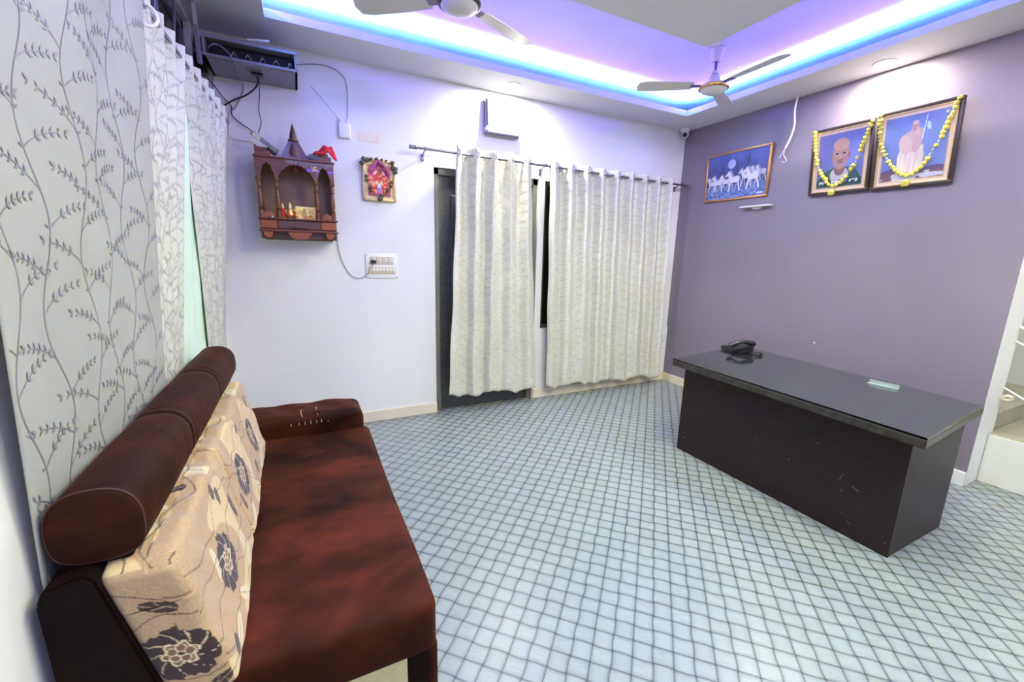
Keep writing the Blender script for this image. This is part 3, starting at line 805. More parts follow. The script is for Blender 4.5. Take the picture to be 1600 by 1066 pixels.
def cushion(y0, y1, label, seed, end_flowers, end_leaves, front_flowers, front_leaves, top_leaves, pale):
    x0, x1, z0, z1 = -0.078, 0.052, 0.43, 0.80
    def warp(c):
        x, y, z = c
        t_ = (y-y0)/(y1-y0); edge = min(t_, 1-t_)*(y1-y0)
        puff = 1+0.06*math.sin(PI*t_)
        xx = x*puff + lean(z) + 0.046 - 0.035*(y-1.0)/1.4
        sag = -0.018*(y-1.0)/1.5
        zz = z + sag + (0.006*math.sin(y*23+seed) if z > 0.7 else 0) + 0.004*math.sin(y*60+z*40)*(x > 0)
        if x > 0: xx += 0.003*math.sin(z*30+y*11)
        return Vector((xx, y, zz))
    bm = round_box_grid(x0, x1, y0, y1, z0, z1, 0.022, 0.0029)
    bm.normal_update()
    co = np.array([v.co[:] for v in bm.verts]); no = np.array([v.normal[:] for v in bm.verts])
    cols = np.zeros((len(co), 3)); ax = np.argmax(np.abs(no), 1)
    for a in range(3):
        m = ax == a; c = co[m]
        if a == 0: p, q = c[:, 1]-y0, c[:, 2]-z0; F, Lv, Pl = front_flowers, front_leaves, pale
        elif a == 1: p, q = c[:, 0]-x0, c[:, 2]-z0; F, Lv, Pl = end_flowers, end_leaves, []
        else: p, q = c[:, 1]-y0, c[:, 0]-x0; F, Lv, Pl = [], top_leaves, pale
        if m.any(): cols[m] = floral_color(p, q, F, Lv, Pl, seed)
    for v in bm.verts: v.co = warp(v.co)
    t = thing('cushion', label, 'cushion', (-0.31, (y0+y1)/2, 0.42))
    me = bpy.data.meshes.new('cover'); bm.to_mesh(me); bm.free()
    a = me.color_attributes.new('Col', 'FLOAT_COLOR', 'POINT'); c4 = np.ones((len(co), 4), np.float32); c4[:, :3] = cols; a.data.foreach_set('color', c4.reshape(-1))
    me.polygons.foreach_set('use_smooth', [True]*len(me.polygons)); me.materials.append(M['floral'])
    o = link_mesh('cover', me, t); o.location = tuple(-t.location)
    return t
cushion(1.01, 1.60, 'nearer floral back cushion, beige with big dark brown flowers, on the brown sofa', 1.0,
        [(0.060, 0.135, 0.072)], [(0.066, 0.268, 0.034, 2.6), (0.10, 0.03, 0.034, 0.6)],
        [(0.25, 0.17, 0.082)], [(0.36, 0.325, 0.028, 1.9), (0.40, 0.29, 0.028, 1.9), (0.50, 0.20, 0.042, 1.4), (0.07, 0.05, 0.03, 1.0)],
        [(0.33, 0.07, 0.024, 1.0)], [(0.12, 0.05, 0.05, 0.4), (0.27, 0.035, 0.05, 2.4), (0.45, 0.05, 0.045, 0.7), (0.17, 0.22, 0.05, 1.5), (0.44, 0.10, 0.05, 2.0)])
cushion(1.605, 2.485, 'further floral back cushion, beige with big dark brown flowers, next to the far armrest', 2.3,
        [], [], [(0.17, 0.18, 0.085), (0.60, 0.17, 0.085)], [(0.05, 0.13, 0.035, 1.4), (0.36, 0.30, 0.03, 0.8), (0.44, 0.08, 0.035, 1.8), (0.76, 0.29, 0.03, 1.2)],
        [(0.3, 0.07, 0.022, 0.7), (0.62, 0.06, 0.022, 1.5)], [(0.1, 0.05, 0.05, 0.4), (0.35, 0.035, 0.05, 2.4), (0.55, 0.05, 0.045, 0.7), (0.32, 0.13, 0.05, 1.5), (0.7, 0.10, 0.05, 2.0)])

# ================================================================== DESK
desk = thing('desk', 'dark brown laminate desk with glass top in front of the mauve wall', 'desk', (2.85, 1.47, 0)); do = (-2.85, -1.47, 0)
bm = BM(); add_box(bm, 2.546, 2.566, 0.80, 2.146, 0.0, 0.656, 0.001); obj('front_panel', bm, M['wenge'], desk, False, do)
bm = BM(); add_box(bm, 2.566, 3.137, 0.802, 0.822, 0.0, 0.656, 0.001); obj('side_panel', bm, M['wenge'], desk, False, do)
bm = BM(); add_box(bm, 2.566, 3.137, 2.124, 2.144, 0.0, 0.656, 0.001); obj('side_panel', bm, M['wenge'], desk, False, do)
bm = BM(); add_box(bm, 2.566, 3.12, 0.83, 1.25, 0.08, 0.65, 0.002); obj('drawer_pedestal', bm, M['wenge'], desk, False, do)
TOP = [(2.49, 2.225), (2.395, 0.713), (3.292, 0.787), (3.475, 2.345)]
bm = BM(); add_prism(bm, TOP, 'z', 0.657, 0.699); bmesh.ops.bevel(bm, geom=bm.edges[:], offset=0.004, segments=2, affect='EDGES')
bmesh.ops.recalc_face_normals(bm, faces=bm.faces[:])
o = obj('desktop', bm, [M['desk_edge'], M['desk_top']], desk, False, do)
for p in o.data.polygons:
    if p.normal.z > 0.9: p.material_index = 1
G2 = [(x+(0.004 if x < 3 else -0.004), y) for x, y in TOP]
bm = BM(); add_prism(bm, G2, 'z', 0.7005, 0.7105); bmesh.ops.recalc_face_normals(bm, faces=bm.faces[:]); obj('glass_sheet', bm, M['desk_glass'], desk, False, do)
rnd = random.Random(3); bm = BM()
for y, z, l, dz in ((1.06, 0.30, 0.012, 0.03), (1.0, 0.29, 0.035, -0.012), (1.045, 0.235, 0.008, 0.02), (0.99, 0.085, 0.012, -0.004), (1.86, 0.60, 0.03, -0.008), (1.33, 0.28, 0.006, 0.02), (1.02, 0.12, 0.005, 0.01), (2.1, 0.10, 0.02, 0.02), (0.825, 0.07, 0.008, 0.004), (1.55, 0.33, 0.012, 0.004), (1.2, 0.45, 0.015, 0.003)):
    add_tube(bm, smooth_path([(2.546, y, z), (2.5455, y-l*0.5, z+dz*0.7), (2.546, y-l, z+dz)], 3), 0.0017, 5)
obj('scratch', bm, M['scratch'], desk, False, do)['kind'] = 'stuff'

# telephone
ph = thing('telephone', 'black desk telephone with its handset and coiled cord', 'telephone', (3.22, 2.22, 0.711), -0.35)
bm = BM(); add_prism(bm, [(-0.09, 0.0), (0.09, 0.0), (0.09, 0.055), (0.07, 0.06), (-0.09, 0.028)], 'y', -0.085, 0.085); bmesh.ops.bevel(bm, geom=bm.edges[:], offset=0.004, segments=2, affect='EDGES'); obj('body', bm, M['black_plastic'], ph, True)
bm = BM()
for i in range(4):
    for j in range(3):
        x = -0.06+i*0.025; add_box(bm, x, x+0.016, -0.01+j*0.026, 0.008+j*0.026, 0.034+i*0.0045, 0.044+i*0.0045, 0.002)
obj('keypad', bm, M['rack_grey'], ph)
bm = BM(); add_tube(bm, smooth_path([(-0.10, -0.055, 0.052), (-0.085, -0.055, 0.062), (0.0, -0.055, 0.088), (0.085, -0.055, 0.075), (0.105, -0.055, 0.062)]), 0, 10, radii=[0.024]*6+[0.024-0.008*math.sin(PI*k/12) for k in range(13)]+[0.024]*6)
obj('handset', bm, M['black_plastic'], ph, True)
bm = BM(); pts = []
for k in range(260):
    t_ = k/259; th = t_*2*PI*26; a = t_*PI*1.5
    c = Vector((0.02+0.085*math.cos(a-1.9), -0.155+0.055*math.sin(a-1.9)*1.0, 0.011))
    pts.append(c + Vector((0.008*math.cos(th)*math.cos(a), 0.008*math.cos(th)*math.sin(a), 0.008*math.sin(th)+0.001)))
add_tube(bm, pts, 0.0022, 5); obj('coiled_cord', bm, M['black_plastic'], ph, True)
bm = BM(); add_box(bm, 0.075, 0.10, 0.06, 0.10, 0.045, 0.06, 0.003); obj('display', bm, M['black_plastic'], ph)
# clear card holder on the desk
t = thing('card_holder', 'small clear acrylic card holder lying on the glass desk top', 'holder', (3.18, 1.20, 0.711), 0.05)
bm = BM(); add_box(bm, -0.022, 0.022, -0.075, 0.075, 0.0, 0.004, 0.001); obj('base', bm, M['clear'], t)
bm = BM(); add_box(bm, 0.018, 0.022, -0.075, 0.075, 0.004, 0.022, 0.001); obj('back_plate', bm, M['clear'], t)
bm = BM(); add_box(bm, -0.012, -0.009, -0.06, 0.03, 0.004, 0.014, 0.0008); obj('front_plate', bm, M['clear'], t)

# ================================================================== FANS
def fan(x, y, zb, label, a0, ring, scale=1.0):
    t = thing('ceiling_fan', label, 'ceiling fan', (x, y, zb), group=None)
    s = scale; top = HC - 0.0 - zb
    bm = BM(); add_lathe(bm, [(0.012, 0.0), (0.045*s, 0.006), (0.085*s, 0.022), (0.100*s, 0.038)], seg=40); obj('bottom_cover', bm, M['fan_cream'], t, True)
    bm = BM(); add_lathe(bm, [(0.100*s, 0.034), (0.111*s, 0.040), (0.112*s, 0.052), (0.104*s, 0.058)], seg=40); obj('trim_ring', bm, M[ring], t, True)
    bm = BM(); add_lathe(bm, [(0.104*s, 0.056), (0.098*s, 0.066), (0.07*s, 0.080), (0.045*s, 0.088), (0.040*s, 0.105), (0.034*s, 0.125), (0.030*s, 0.135)], seg=36); obj('motor_housing', bm, M['fan_cream'], t, True)
    bm = BM(); add_tube(bm, [(0, 0, 0.13), (0, 0, top-0.075)], 0.0105, 12); obj('down_rod', bm, M['fan_rod'], t, True)
    bm = BM(); add_lathe(bm, [(0.028, top-0.088), (0.042, top-0.05), (0.055, top-0.004), (0.05, top)], seg=28); obj('canopy', bm, M['fan_cream'], t, True)
    bm = BM(); add_lathe(bm, [(0.022, 0.135), (0.028, 0.14), (0.022, 0.165)], seg=20); obj('lower_cup', bm, M['fan_cream'], t, True)
    for k in range(3):
        a = a0 + k*2*PI/3; rot = Matrix.Rotation(a, 4, 'Z')
        bm = BM(); add_prism(bm, [(0.09, -0.02), (0.17, -0.028), (0.17, 0.028), (0.09, 0.02)], 'z', 0.060, 0.064); bm.transform(rot); obj('blade_iron', bm, M['fan_rod'], t)
        bm = BM(); out = [(0.155, -0.045), (0.30, -0.060), (0.50, -0.068), (0.56, -0.055), (0.575, 0.0), (0.56, 0.05), (0.50, 0.060), (0.30, 0.055), (0.155, 0.045)]
        add_prism(bm, out, 'z', 0.064, 0.068)
        bm.transform(Matrix.Translation((0, 0, 0.066)) @ Matrix.Rotation(0.18, 4, 'X') @ Matrix.Translation((0, 0, -0.066))); bm.transform(rot); obj('blade', bm, M['fan_cream'], t)
    return t
M['fan_cream'] = simple('fan_cream', (214, 208, 198), 0.35); M['fan_rod'] = simple('fan_rod', (120, 100, 128), 0.4, metal=0.3)
M['fan_dark'] = simple('fan_dark_ring', (40, 34, 44), 0.3)
fan(0.824, 2.34, 2.665, 'cream ceiling fan with a dark ring, cut by the top edge, nearer the sofa', math.radians(25), 'fan_dark', 1.0)
fan(2.905, 2.475, 2.685, 'smaller looking ceiling fan with a gold ring, above the desk side', math.radians(28), 'gold', 0.98)

# ================================================================== WALL ITEMS: back wall
# clock
t = thing('wall_clock', 'square white wall clock tilted forward above the door curtain', 'clock', (1.645, 3.575, 2.60)); t.rotation_euler = (math.radians(-5), 0, 0)
bm = BM(); add_box(bm, -0.158, 0.158, -0.022, 0.03, -0.143, 0.143, 0.012, 4); obj('case', bm, M['dark_chrome'], t, True)
bm = BM(); add_box(bm, -0.145, 0.145, -0.036, -0.018, -0.131, 0.131, 0.008, 3); obj('face', bm, M['white_plastic'], t, True)
for a, l, w in ((0.62, 0.055, 0.004), (2.5, 0.035, 0.005)):
    bm = BM(); add_box(bm, -w/2, w/2, -0.039, -0.037, -0.012, l); bm.transform(Matrix.Rotation(a, 4, 'Y')); obj('hand', bm, M['rack_grey'], t)
for k in range(12):
    a = k*PI/6; r = 0.10; bm = BM(); add_box(bm, -0.0025, 0.0025, -0.0375, -0.036, r-0.008, r+0.004); bm.transform(Matrix.Rotation(a, 4, 'Y')); obj('hour_mark', bm, M['grey_cable'], t)
for sx in (-1, 1):
    bm = BM(); add_box(bm, sx*0.153-0.006, sx*0.153+0.006, -0.034, 0.02, -0.115, -0.085, 0.002); obj('side_clip', bm, M['white_plastic'], t)

# printed pictures through vertex colours
def picture_print(name, W, H, fn, parent, place, n=150, mat='print'):
    nx, nz = int(n*W/max(W, H))+2, int(n*H/max(W, H))+2
    U, V = np.meshgrid(np.linspace(0, 1, nx), np.linspace(0, 1, nz), indexing='ij')
    return grid_mesh(name, place(U, V), M[mat], parent, fn(U, V), smooth=False)
def ell(U, V, cx, cy, a, b, rot=0.0):
    dx, dy = U-cx, V-cy; c, s = math.cos(rot), math.sin(rot)
    return ((dx*c+dy*s)/a)**2 + ((-dx*s+dy*c)/b)**2 < 1
def deity(U, V):
    out = np.ones(U.shape+(3,))*lin((232, 206, 160))
    m = (np.abs(U-.5) < .40) & (np.abs(V-.5) < .42); out[m] = lin((206, 120, 96))
    m = ell(U, V, .5, .5, .36, .42); out[m] = lin((226, 92, 70))
    nz = vnoise(U*16, V*18); m2 = m & (nz > .6); out[m2] = lin((240, 168, 140)); m2 = m & (nz < .25); out[m2] = lin((206, 70, 70))
    for cx, cy, r, c in ((.34, .72, .06, (250, 226, 210)), (.66, .72, .06, (250, 226, 210)), (.42, .44, .05, (240, 214, 150)), (.58, .44, .05, (240, 214, 150)), (.5, .30, .08, (150, 160, 206)), (.5, .36, .05, (240, 240, 240)), (.5, .2, .07, (170, 130, 190))):
        out[ell(U, V, cx, cy, r, r*1.1)] = lin(c)
    m = (V > .62) & (np.abs(np.abs(U-.5) - (V < .95)*(0.95-V)*0.95) < .05); out[m] = lin((190, 70, 140))
    m = (V < .14) & (V > .06) & (np.abs(U-.5) < .4); out[m] = lin((176, 92, 110))
    return out
t = thing('deity_picture', 'small gold-framed red deity picture hung beside the wooden shrine', 'picture', (0.598, 3.59, 2.0)); t.rotation_euler = (math.radians(2), 0, math.radians(0))
W, H = 0.252, 0.31
def frame_bars(t, W, H, w, d0, d1, mat, name='frame'):
    bm = BM()
    for a in ((-W/2, W/2, H/2-w, H/2), (-W/2, W/2, -H/2, -H/2+w), (-W/2, -W/2+w, -H/2, H/2), (W/2-w, W/2, -H/2, H/2)):
        add_box(bm, a[0], a[1], d0, d1, a[2], a[3], min(0.004, w/3))
    return obj(name, bm, mat, t, True)
frame_bars(t, W, H, 0.022, -0.012, 0.012, M['gold_frame'] if 'gold_frame' in M else M.setdefault('gold_frame', simple('gold_frame', (214, 184, 128), 0.35, metal=0.3)))
bm = BM(); add_box(bm, -W/2+0.004, W/2-0.004, -0.002, 0.012, -H/2+0.004, H/2-0.004); obj('backing', bm, M['cream_plastic'], t)
picture_print('print', W-0.04, H-0.04, deity, t, lambda U, V: np.stack([(U-.5)*(W-0.038), -0.004+0*U, (V-.5)*(H-0.038)], -1), mat='print_vivid')
g = thing('dried_garland', 'dried flower garland draped over the red deity picture', 'garland', (0.598, 3.565, 2.0))
path = smooth_path([(-0.115, 0, 0.145), (-0.125, 0, 0.10), (-0.10, 0, 0.0), (-0.075, 0, -0.07), (-0.02, 0, -0.13), (0.0, 0, -0.145), (0.03, 0, -0.12), (0.08, 0, -0.06), (0.11, 0, 0.02), (0.12, 0, 0.09), (0.10, 0, 0.14)], 6)
bm = BM(); add_tube(bm, path, 0.0025, 5); obj('string', bm, M['dry_flower'], g, True)
bm = BM(); bmesh.ops.create_icosphere(bm, subdivisions=2, radius=0.016)
rn = random.Random(9)
for v in bm.verts: v.co *= rn.uniform(0.75, 1.2)
me_dry = bpy.data.meshes.new('dry_flower'); bm.to_mesh(me_dry); bm.free(); me_dry.materials.append(M['dry_flower'])
for i, (x, z, s) in enumerate([(-0.115, 0.145, 1.2), (-0.125, 0.115, 1.3), (-0.09, 0.14, 1.1), (-0.06, 0.148, .8), (-0.02, 0.15, .9), (-0.095, -0.01, .9), (-0.1, 0.02, .8), (-0.075, -0.06, 1), (-0.07, -0.085, .8), (0, -0.14, 1.3), (0.005, -0.115, 1), (0.06, -0.075, 1), (0.085, -0.04, .8), (0.09, -0.01, .8), (0.12, 0.07, 1.2), (0.105, 0.1, 1.1), (0.125, 0.095, 1), (0.1, 0.135, 1), (0.02, 0.15, .7), (0.055, 0.148, .6)]):
    o = link_mesh('dried_flower', me_dry, g); o.location = (x, -0.006, z); o.scale = (s, s, s); o.rotation_euler = (i, i*2, i*3)
bm = BM(); add_tube(bm, smooth_path([(-0.02, -0.008, 0.14), (-0.05, -0.01, 0.09), (-0.07, -0.01, 0.06)]), 0.012, 8); add_tube(bm, smooth_path([(-0.01, -0.008, 0.14), (0.04, -0.01, 0.10), (0.075, -0.01, 0.04)]), 0.011, 8); obj('pink_drape', bm, M['pink_thread'], g, True)
bm = BM(); add_tube(bm, smooth_path([(-0.01, -0.012, 0.14), (0.0, -0.014, 0.10), (0.015, -0.012, 0.05)]), 0.006, 6); obj('hanging_stem', bm, M['dry_flower'], g, True)

# switchboard
t = thing('switchboard', 'white electric switchboard with two rows of beige modules', 'switchboard', (0.598, 3.612, 1.338))
bm = BM(); add_box(bm, -0.127, 0.127, -0.012, 0.0, -0.10, 0.10, 0.005, 2); obj('plate', bm, M['white_plastic'], t, True)
bm = BM(); add_box(bm, -0.095, 0.093, -0.0145, -0.011, 0.012, 0.072, 0.001); obj('socket_bed', bm, M['beige_switch'], t)
bm = BM(); add_box(bm, -0.11, 0.108, -0.0145, -0.011, -0.066, -0.008, 0.001); obj('switch_bed', bm, M['beige_switch'], t)
for k in range(4):
    bm = BM(); x = -0.088+k*0.046; add_box(bm, x, x+0.040, -0.018, -0.014, 0.018, 0.066, 0.003)
    obj('socket', bm, M['cream_plastic'], t, True)
    bm = BM()
    for px, pz in ((0.02, 0.054), (0.012, 0.034), (0.028, 0.034)): add_lathe(bm, [(0.0032, 0), (0.0032, -0.0006)], axis='y', origin=(x+px, -0.018, pz), seg=8)
    obj('pin_hole', bm, M['black_plastic'], t)
for k in range(8):
    bm = BM(); x = -0.104+k*0.0265; add_prism(bm, [(-0.0145, -0.058), (-0.018, -0.058), (-0.023, -0.04), (-0.017, -0.014), (-0.0145, -0.014)], 'x', x, x+0.021); obj('switch', bm, M['cream_plastic'], t)
for x, z in ((-0.117, 0.088), (-0.117, -0.09), (0.117, 0.088), (0.117, -0.09)):
    bm = BM(); add_lathe(bm, [(0.004, 0.0), (0.0035, -0.0015)], axis='y', origin=(x, -0.012, z), seg=10); obj('screw', bm, M['rack_grey'], t)
t = thing('shrine_cable', 'thin grey cord looping from the shrine to the switchboard', 'cord', (0.40, 3.60, 1.35))
bm = BM(); add_tube(bm, [(p[0]-0.40, p[1]-3.60, p[2]-1.35) for p in smooth_path([(0.262, 3.56, 1.60), (0.268, 3.597, 1.53), (0.275, 3.60, 1.45), (0.30, 3.60, 1.355), (0.355, 3.60, 1.262), (0.42, 3.60, 1.238), (0.475, 3.59, 1.27), (0.51, 3.575, 1.33), (0.525, 3.572, 1.365)])], 0.003, 6); obj('cable', bm, M['grey_cable'], t, True)
bm = BM(); add_box(bm, 0.108, 0.148, -0.03, -0.008, 0.008, 0.036, 0.006, 3); obj('plug', bm, M['black_plastic'], t, True)

# white junction box + wire, peach paper
t = thing('junction_box', 'small white plastic junction box on the wall above the deity picture', 'junction box', (0.362, 3.612, 2.335))
bm = BM(); add_box(bm, -0.042, 0.042, -0.03, 0, -0.055, 0.05, 0.008, 3); obj('lid', bm, M['white_plastic'], t, True)
bm = BM(); add_box(bm, -0.030, -0.020, -0.028, -0.004, 0.045, 0.075, 0.002); obj('clip', bm, M['white_plastic'], t)
bm = BM(); add_tube(bm, [(0.022, -0.012, 0.04), (0.022, -0.012, 0.08)], 0.006, 8); obj('gland', bm, M['white_plastic'], t, True)
def wire(label, pts, r, mat, cat='cable', smooth=True):
    c = Vector(pts[0]); P = [tuple(Vector(p)-c) for p in pts]
    bm = BM(); add_tube(bm, smooth_path(P, 6) if smooth else P, r, 6)
    o = obj('cable', bm, M[mat], None, True); o.location = c; tag(o, label, cat); return o
wire('white wire curving from the equipment box down to the junction box', [(0.07, 3.60, 2.72), (0.20, 3.603, 2.75), (0.30, 3.603, 2.745), (0.375, 3.603, 2.70), (0.395, 3.603, 2.60), (0.39, 3.603, 2.48), (0.384, 3.60, 2.40)], 0.0026, 'grey_cable')
wire('very thin pale wire running diagonally to the junction box', [(0.15, 3.607, 2.60), (0.25, 3.607, 2.50), (0.33, 3.603, 2.40)], 0.0012, 'grey_cable')
bm = BM(); add_box(bm, -0.078, 0.078, -0.0018, 0, -0.034, 0.034, 0.0005)
o = obj('paper_patch', bm, M['peach'], None, False, (0.538, YB, 2.312)); tag(o, 'faded peach paper patch stuck on the white wall right of the junction box', 'paper')
# switch plate and cable in the right-hand corner
t = thing('wall_socket', 'white socket box low on the wall behind the wide curtain edge', 'socket', (3.80, YB, 0.55))
bm = BM(); add_box(bm, -0.055, 0.045, -0.02, 0, -0.07, 0.075, 0.005, 2); obj('plate', bm, M['white_plastic'], t, True)
bm = BM(); add_box(bm, -0.015, 0.015, -0.025, -0.018, -0.02, 0.02, 0.002); obj('switch', bm, M['cream_plastic'], t)
bm = BM(); add_box(bm, 3.868, 3.886, 3.596, 3.611, 0.10, 0.66, 0.002); tag(obj('cable_trunking', bm, M['white_plastic']), 'thin white cable trunking in the corner beside the mauve wall', 'trunking')
# camera
t = thing('security_camera', 'white turret security camera at the ceiling corner above the curtain rod', 'camera', (3.80, 3.54, HS))
bm = BM(); add_lathe(bm, [(0.048, 0.0), (0.05, -0.012), (0.044, -0.026), (0.03, -0.03)], seg=28); obj('mount', bm, M['white_plastic'], t, True)
bm = BM(); bmesh.ops.create_uvsphere(bm, u_segments=28, v_segments=16, radius=0.036, matrix=Matrix.Translation((0, 0, -0.052))); obj('ball', bm, M['white_plastic'], t, True)
bm = BM(); add_lathe(bm, [(0.024, -0.010), (0.024, 0.0), (0.017, 0.003), (0.008, 0.004)], seg=20); mm = Vector((-0.75, -0.6, -0.35)).normalized().to_track_quat('Z', 'Y').to_matrix().to_4x4()
bm.transform(Matrix.Translation(Vector((0, 0, -0.052)) + Vector((-0.75, -0.6, -0.35)).normalized()*0.033) @ mm); obj('lens', bm, M['black_plastic'], t, True)

# ------------------------------------------------ equipment box on the back wall
BX0, BX1, BY0, BZ0, BZ1 = -0.43, 0.065, 3.27, 2.557, 2.668
t = thing('equipment_box', 'open grey metal equipment box mounted under the ceiling in the corner', 'equipment box', (-0.18, YB, 2.56)); bo = tuple(-t.location)
bm = BM(); th = 0.008
add_box(bm, BX0, BX1, BY0, YB, BZ0, BZ0+th, 0.001); add_box(bm, BX0, BX1, BY0, YB, BZ1-th, BZ1, 0.001)
add_box(bm, BX0, BX0+0.015, BY0, YB, BZ0, BZ1, 0.001); add_box(bm, BX1-0.015, BX1, BY0, YB, BZ0, BZ1, 0.001)
obj('casing', bm, M['rack_grey'], t, False, bo)
bm = BM(); add_box(bm, BX0+0.016, BX1-0.016, 3.585, 3.60, BZ0+0.009, BZ1-0.009); obj('back_plate', bm, M['rack_black'], t, False, bo)
bm = BM(); add_box(bm, BX0+0.03, BX1-0.03, 3.33, 3.56, BZ0+0.009, BZ1-0.025, 0.003); obj('recorder', bm, M['rack_black'], t, False, bo)
bm = BM(); add_box(bm, BX0-0.002, BX1+0.002, BY0-0.006, BY0, BZ1-0.014, BZ1+0.004, 0.001); add_box(bm, BX0-0.002, BX1+0.002, BY0-0.006, BY0, BZ0, BZ0+0.014, 0.001); obj('lip', bm, M['rack_grey'], t, False, bo)
bm = BM()
for k in range(14):
    x = BX0+0.03+k*0.009; add_box(bm, x, x+0.003, BY0+0.01, BY0+0.03, BZ0-0.0008, BZ0+0.001)
    x = BX1-0.15+k*0.009; add_box(bm, x, x+0.003, BY0+0.01, BY0+0.03, BZ0-0.0008, BZ0+0.001)
for i in range(9):
    for j in range(4):
        x = -0.225+i*0.010; y = BY0+0.06+j*0.02; add_box(bm, x, x+0.004, y, y+0.013, BZ0-0.0008, BZ0+0.001)
v = obj('vent_slots', bm, M['rack_black'], t, False, bo)
bm = BM(); add_box(bm, -0.20, -0.135, 3.40, 3.46, BZ0-0.012, BZ0, 0.003); obj('cable_gland', bm, M['black_plastic'], t, False, bo)
rn = random.Random(4)
for k in range(5):
    x = -0.30+0.075*k; P = smooth_path([(x, 3.33, 2.60), (x+0.01, 3.272, 2.575+0.01*(k % 2)), (x+0.025, 3.268, 2.60), (x+0.04, 3.30, 2.585)], 5)
    bm = BM(); add_tube(bm, P, 0.0028, 6); obj('loose_wire', bm, M['grey_cable'], t, True, bo)
t = thing('router', 'small white router with stubby antennas on top of the equipment box', 'router', (-0.10, 3.40, BZ1+0.001))
bm = BM(); add_box(bm, -0.14, 0.07, -0.07, 0.05, 0, 0.022, 0.006, 2); obj('body', bm, M['white_cable'], t, True)
bm = BM(); add_tube(bm, [(-0.10, -0.085, 0.034), (0.02, -0.10, 0.045)], 0.008, 8); obj('antenna', bm, M['white_plastic'], t, True)
bm = BM(); add_box(bm, 0.075, 0.15, -0.06, 0.04, 0, 0.014, 0.003); obj('side_unit', bm, M['white_cable'], t, True)
# power strip & adapters in the corner
t = thing('power_strip', 'vertical socket strip crowded with black power adapters in the corner', 'power strip', (-0.478, YB, 2.68)); bo = tuple(-t.location)
bm = BM(); add_box(bm, -0.505, -0.448, 3.590, YB, 2.52, 2.80, 0.004); obj('strip', bm, M['cream_plastic'], t, False, bo)
for z, w, h, dd in ((2.71, 0.045, 0.07, 0.07), (2.62, 0.06, 0.055, 0.09), (2.56, 0.05, 0.05, 0.08)):
    bm = BM(); add_box(bm, -0.478-w/2, -0.478+w/2, 3.592-dd, 3.592, z-h/2, z+h/2, 0.008, 3); obj('adapter', bm, M['black_plastic'], t, True, bo)
t = thing('rack_upright', 'narrow grey steel upright beside the open equipment box, under the ceiling', 'rail', (-0.445, 3.25, 2.50))
bm = BM(); add_box(bm, -0.011, 0.011, -0.012, 0.012, 0.0, 0.32, 0.001); obj('channel', bm, M['rack_grey'], t)
bm = BM(); add_box(bm, -0.009, 0.009, -0.014, -0.012, 0.20, 0.31, 0.0005); obj('label_strip', bm, M['white_cable'], t)
for k in range(6):
    bm = BM(); add_lathe(bm, [(0.003, 0.0), (0.003, -0.0006)], axis='y', origin=(0.0, -0.012, 0.02+0.03*k), seg=8); obj('bolt_hole', bm, M['rack_black'], t)
wire('thick black cable hanging from the equipment box towards the curtain', [(-0.168, 3.43, 2.545), (-0.18, 3.48, 2.50), (-0.25, 3.55, 2.455), (-0.33, 3.585, 2.42), (-0.41, 3.59, 2.36)], 0.0055, 'black_cable')
wire('thin dark cable dropping from the equipment box to the adapter on the shrine', [(-0.16, 3.44, 2.545), (-0.172, 3.56, 2.47), (-0.185, 3.585, 2.38), (-0.178, 3.58, 2.30), (-0.205, 3.52, 2.20)], 0.0026, 'black_cable')
wire('dark cable winding from the socket strip down to the shrine', [(-0.47, 3.50, 2.53), (-0.43, 3.56, 2.49), (-0.385, 3.59, 2.43), (-0.345, 3.595, 2.385), (-0.345, 3.595, 2.33), (-0.30, 3.595, 2.285), (-0.25, 3.58, 2.25), (-0.215, 3.53, 2.20)], 0.0034, 'black_cable')
wire('pale grey cable looping out of the box front and down the wall', [(-0.44, 3.58, 2.45), (-0.43, 3.56, 2.55), (-0.405, 3.30, 2.60), (-0.36, 3.262, 2.625), (-0.31, 3.262, 2.60), (-0.28, 3.262, 2.56), (-0.268, 3.40, 2.53), (-0.265, 3.58, 2.50), (-0.30, 3.59, 2.42), (-0.335, 3.59, 2.36)], 0.0042, 'grey_cable')
wire('thin grey wire running low along the wall to the left side of the shrine', [(-0.36, 3.60, 2.36), (-0.375, 3.60, 2.26), (-0.37, 3.60, 2.19), (-0.30, 3.60, 2.175), (-0.24, 3.598, 2.17), (-0.232, 3.58, 2.10), (-0.235, 3.57, 2.02)], 0.0018, 'grey_cable')

# ================================================================== SHRINE
S0 = Vector((0.012, YB, 1.51)); sh = thing('wooden_shrine', 'carved brown wooden household shrine with pointed dome hung on the white wall', 'shrine', tuple(S0)); sf = tuple(-S0)
FY = 3.372; W0, W1 = -0.228, 0.252
def sbox(name, mat, *a, bev=0.003, sm=False, parent=sh):
    bm = BM(); add_box(bm, *a, bev); return obj(name, bm, M[mat], parent, sm, sf)
sbox('bottom_shelf', 'shrine', W0, W1, FY+0.004, YB-0.002, 1.578, 1.588)
sbox('side_panel', 'shrine', W0, W0+0.012, 3.46, YB-0.002, 1.535, 2.05)
sbox('side_panel', 'shrine', W1-0.012, W1, 3.46, YB-0.002, 1.535, 2.05)
sbox('back_panel', 'shrine_back', W0+0.012, W1-0.012, 3.585, YB-0.004, 1.52, 2.05)
sbox('drawer_case', 'shrine', W0, W1, FY+0.012, 3.585, 1.588, 1.652)
bm = BM(); add_box(bm, W0-0.008, W1+0.010, FY-0.01, 3.50, 1.573, 1.582, 0.003); add_box(bm, W0-0.008, W1+0.010, FY-0.01, 3.50, 1.652, 1.661, 0.003); obj('moulding', bm, M['shrine'], sh, False, sf)
d = sbox('drawer', 'shrine_dark', -0.118, 0.142, FY+0.002, FY+0.02, 1.592, 1.648)
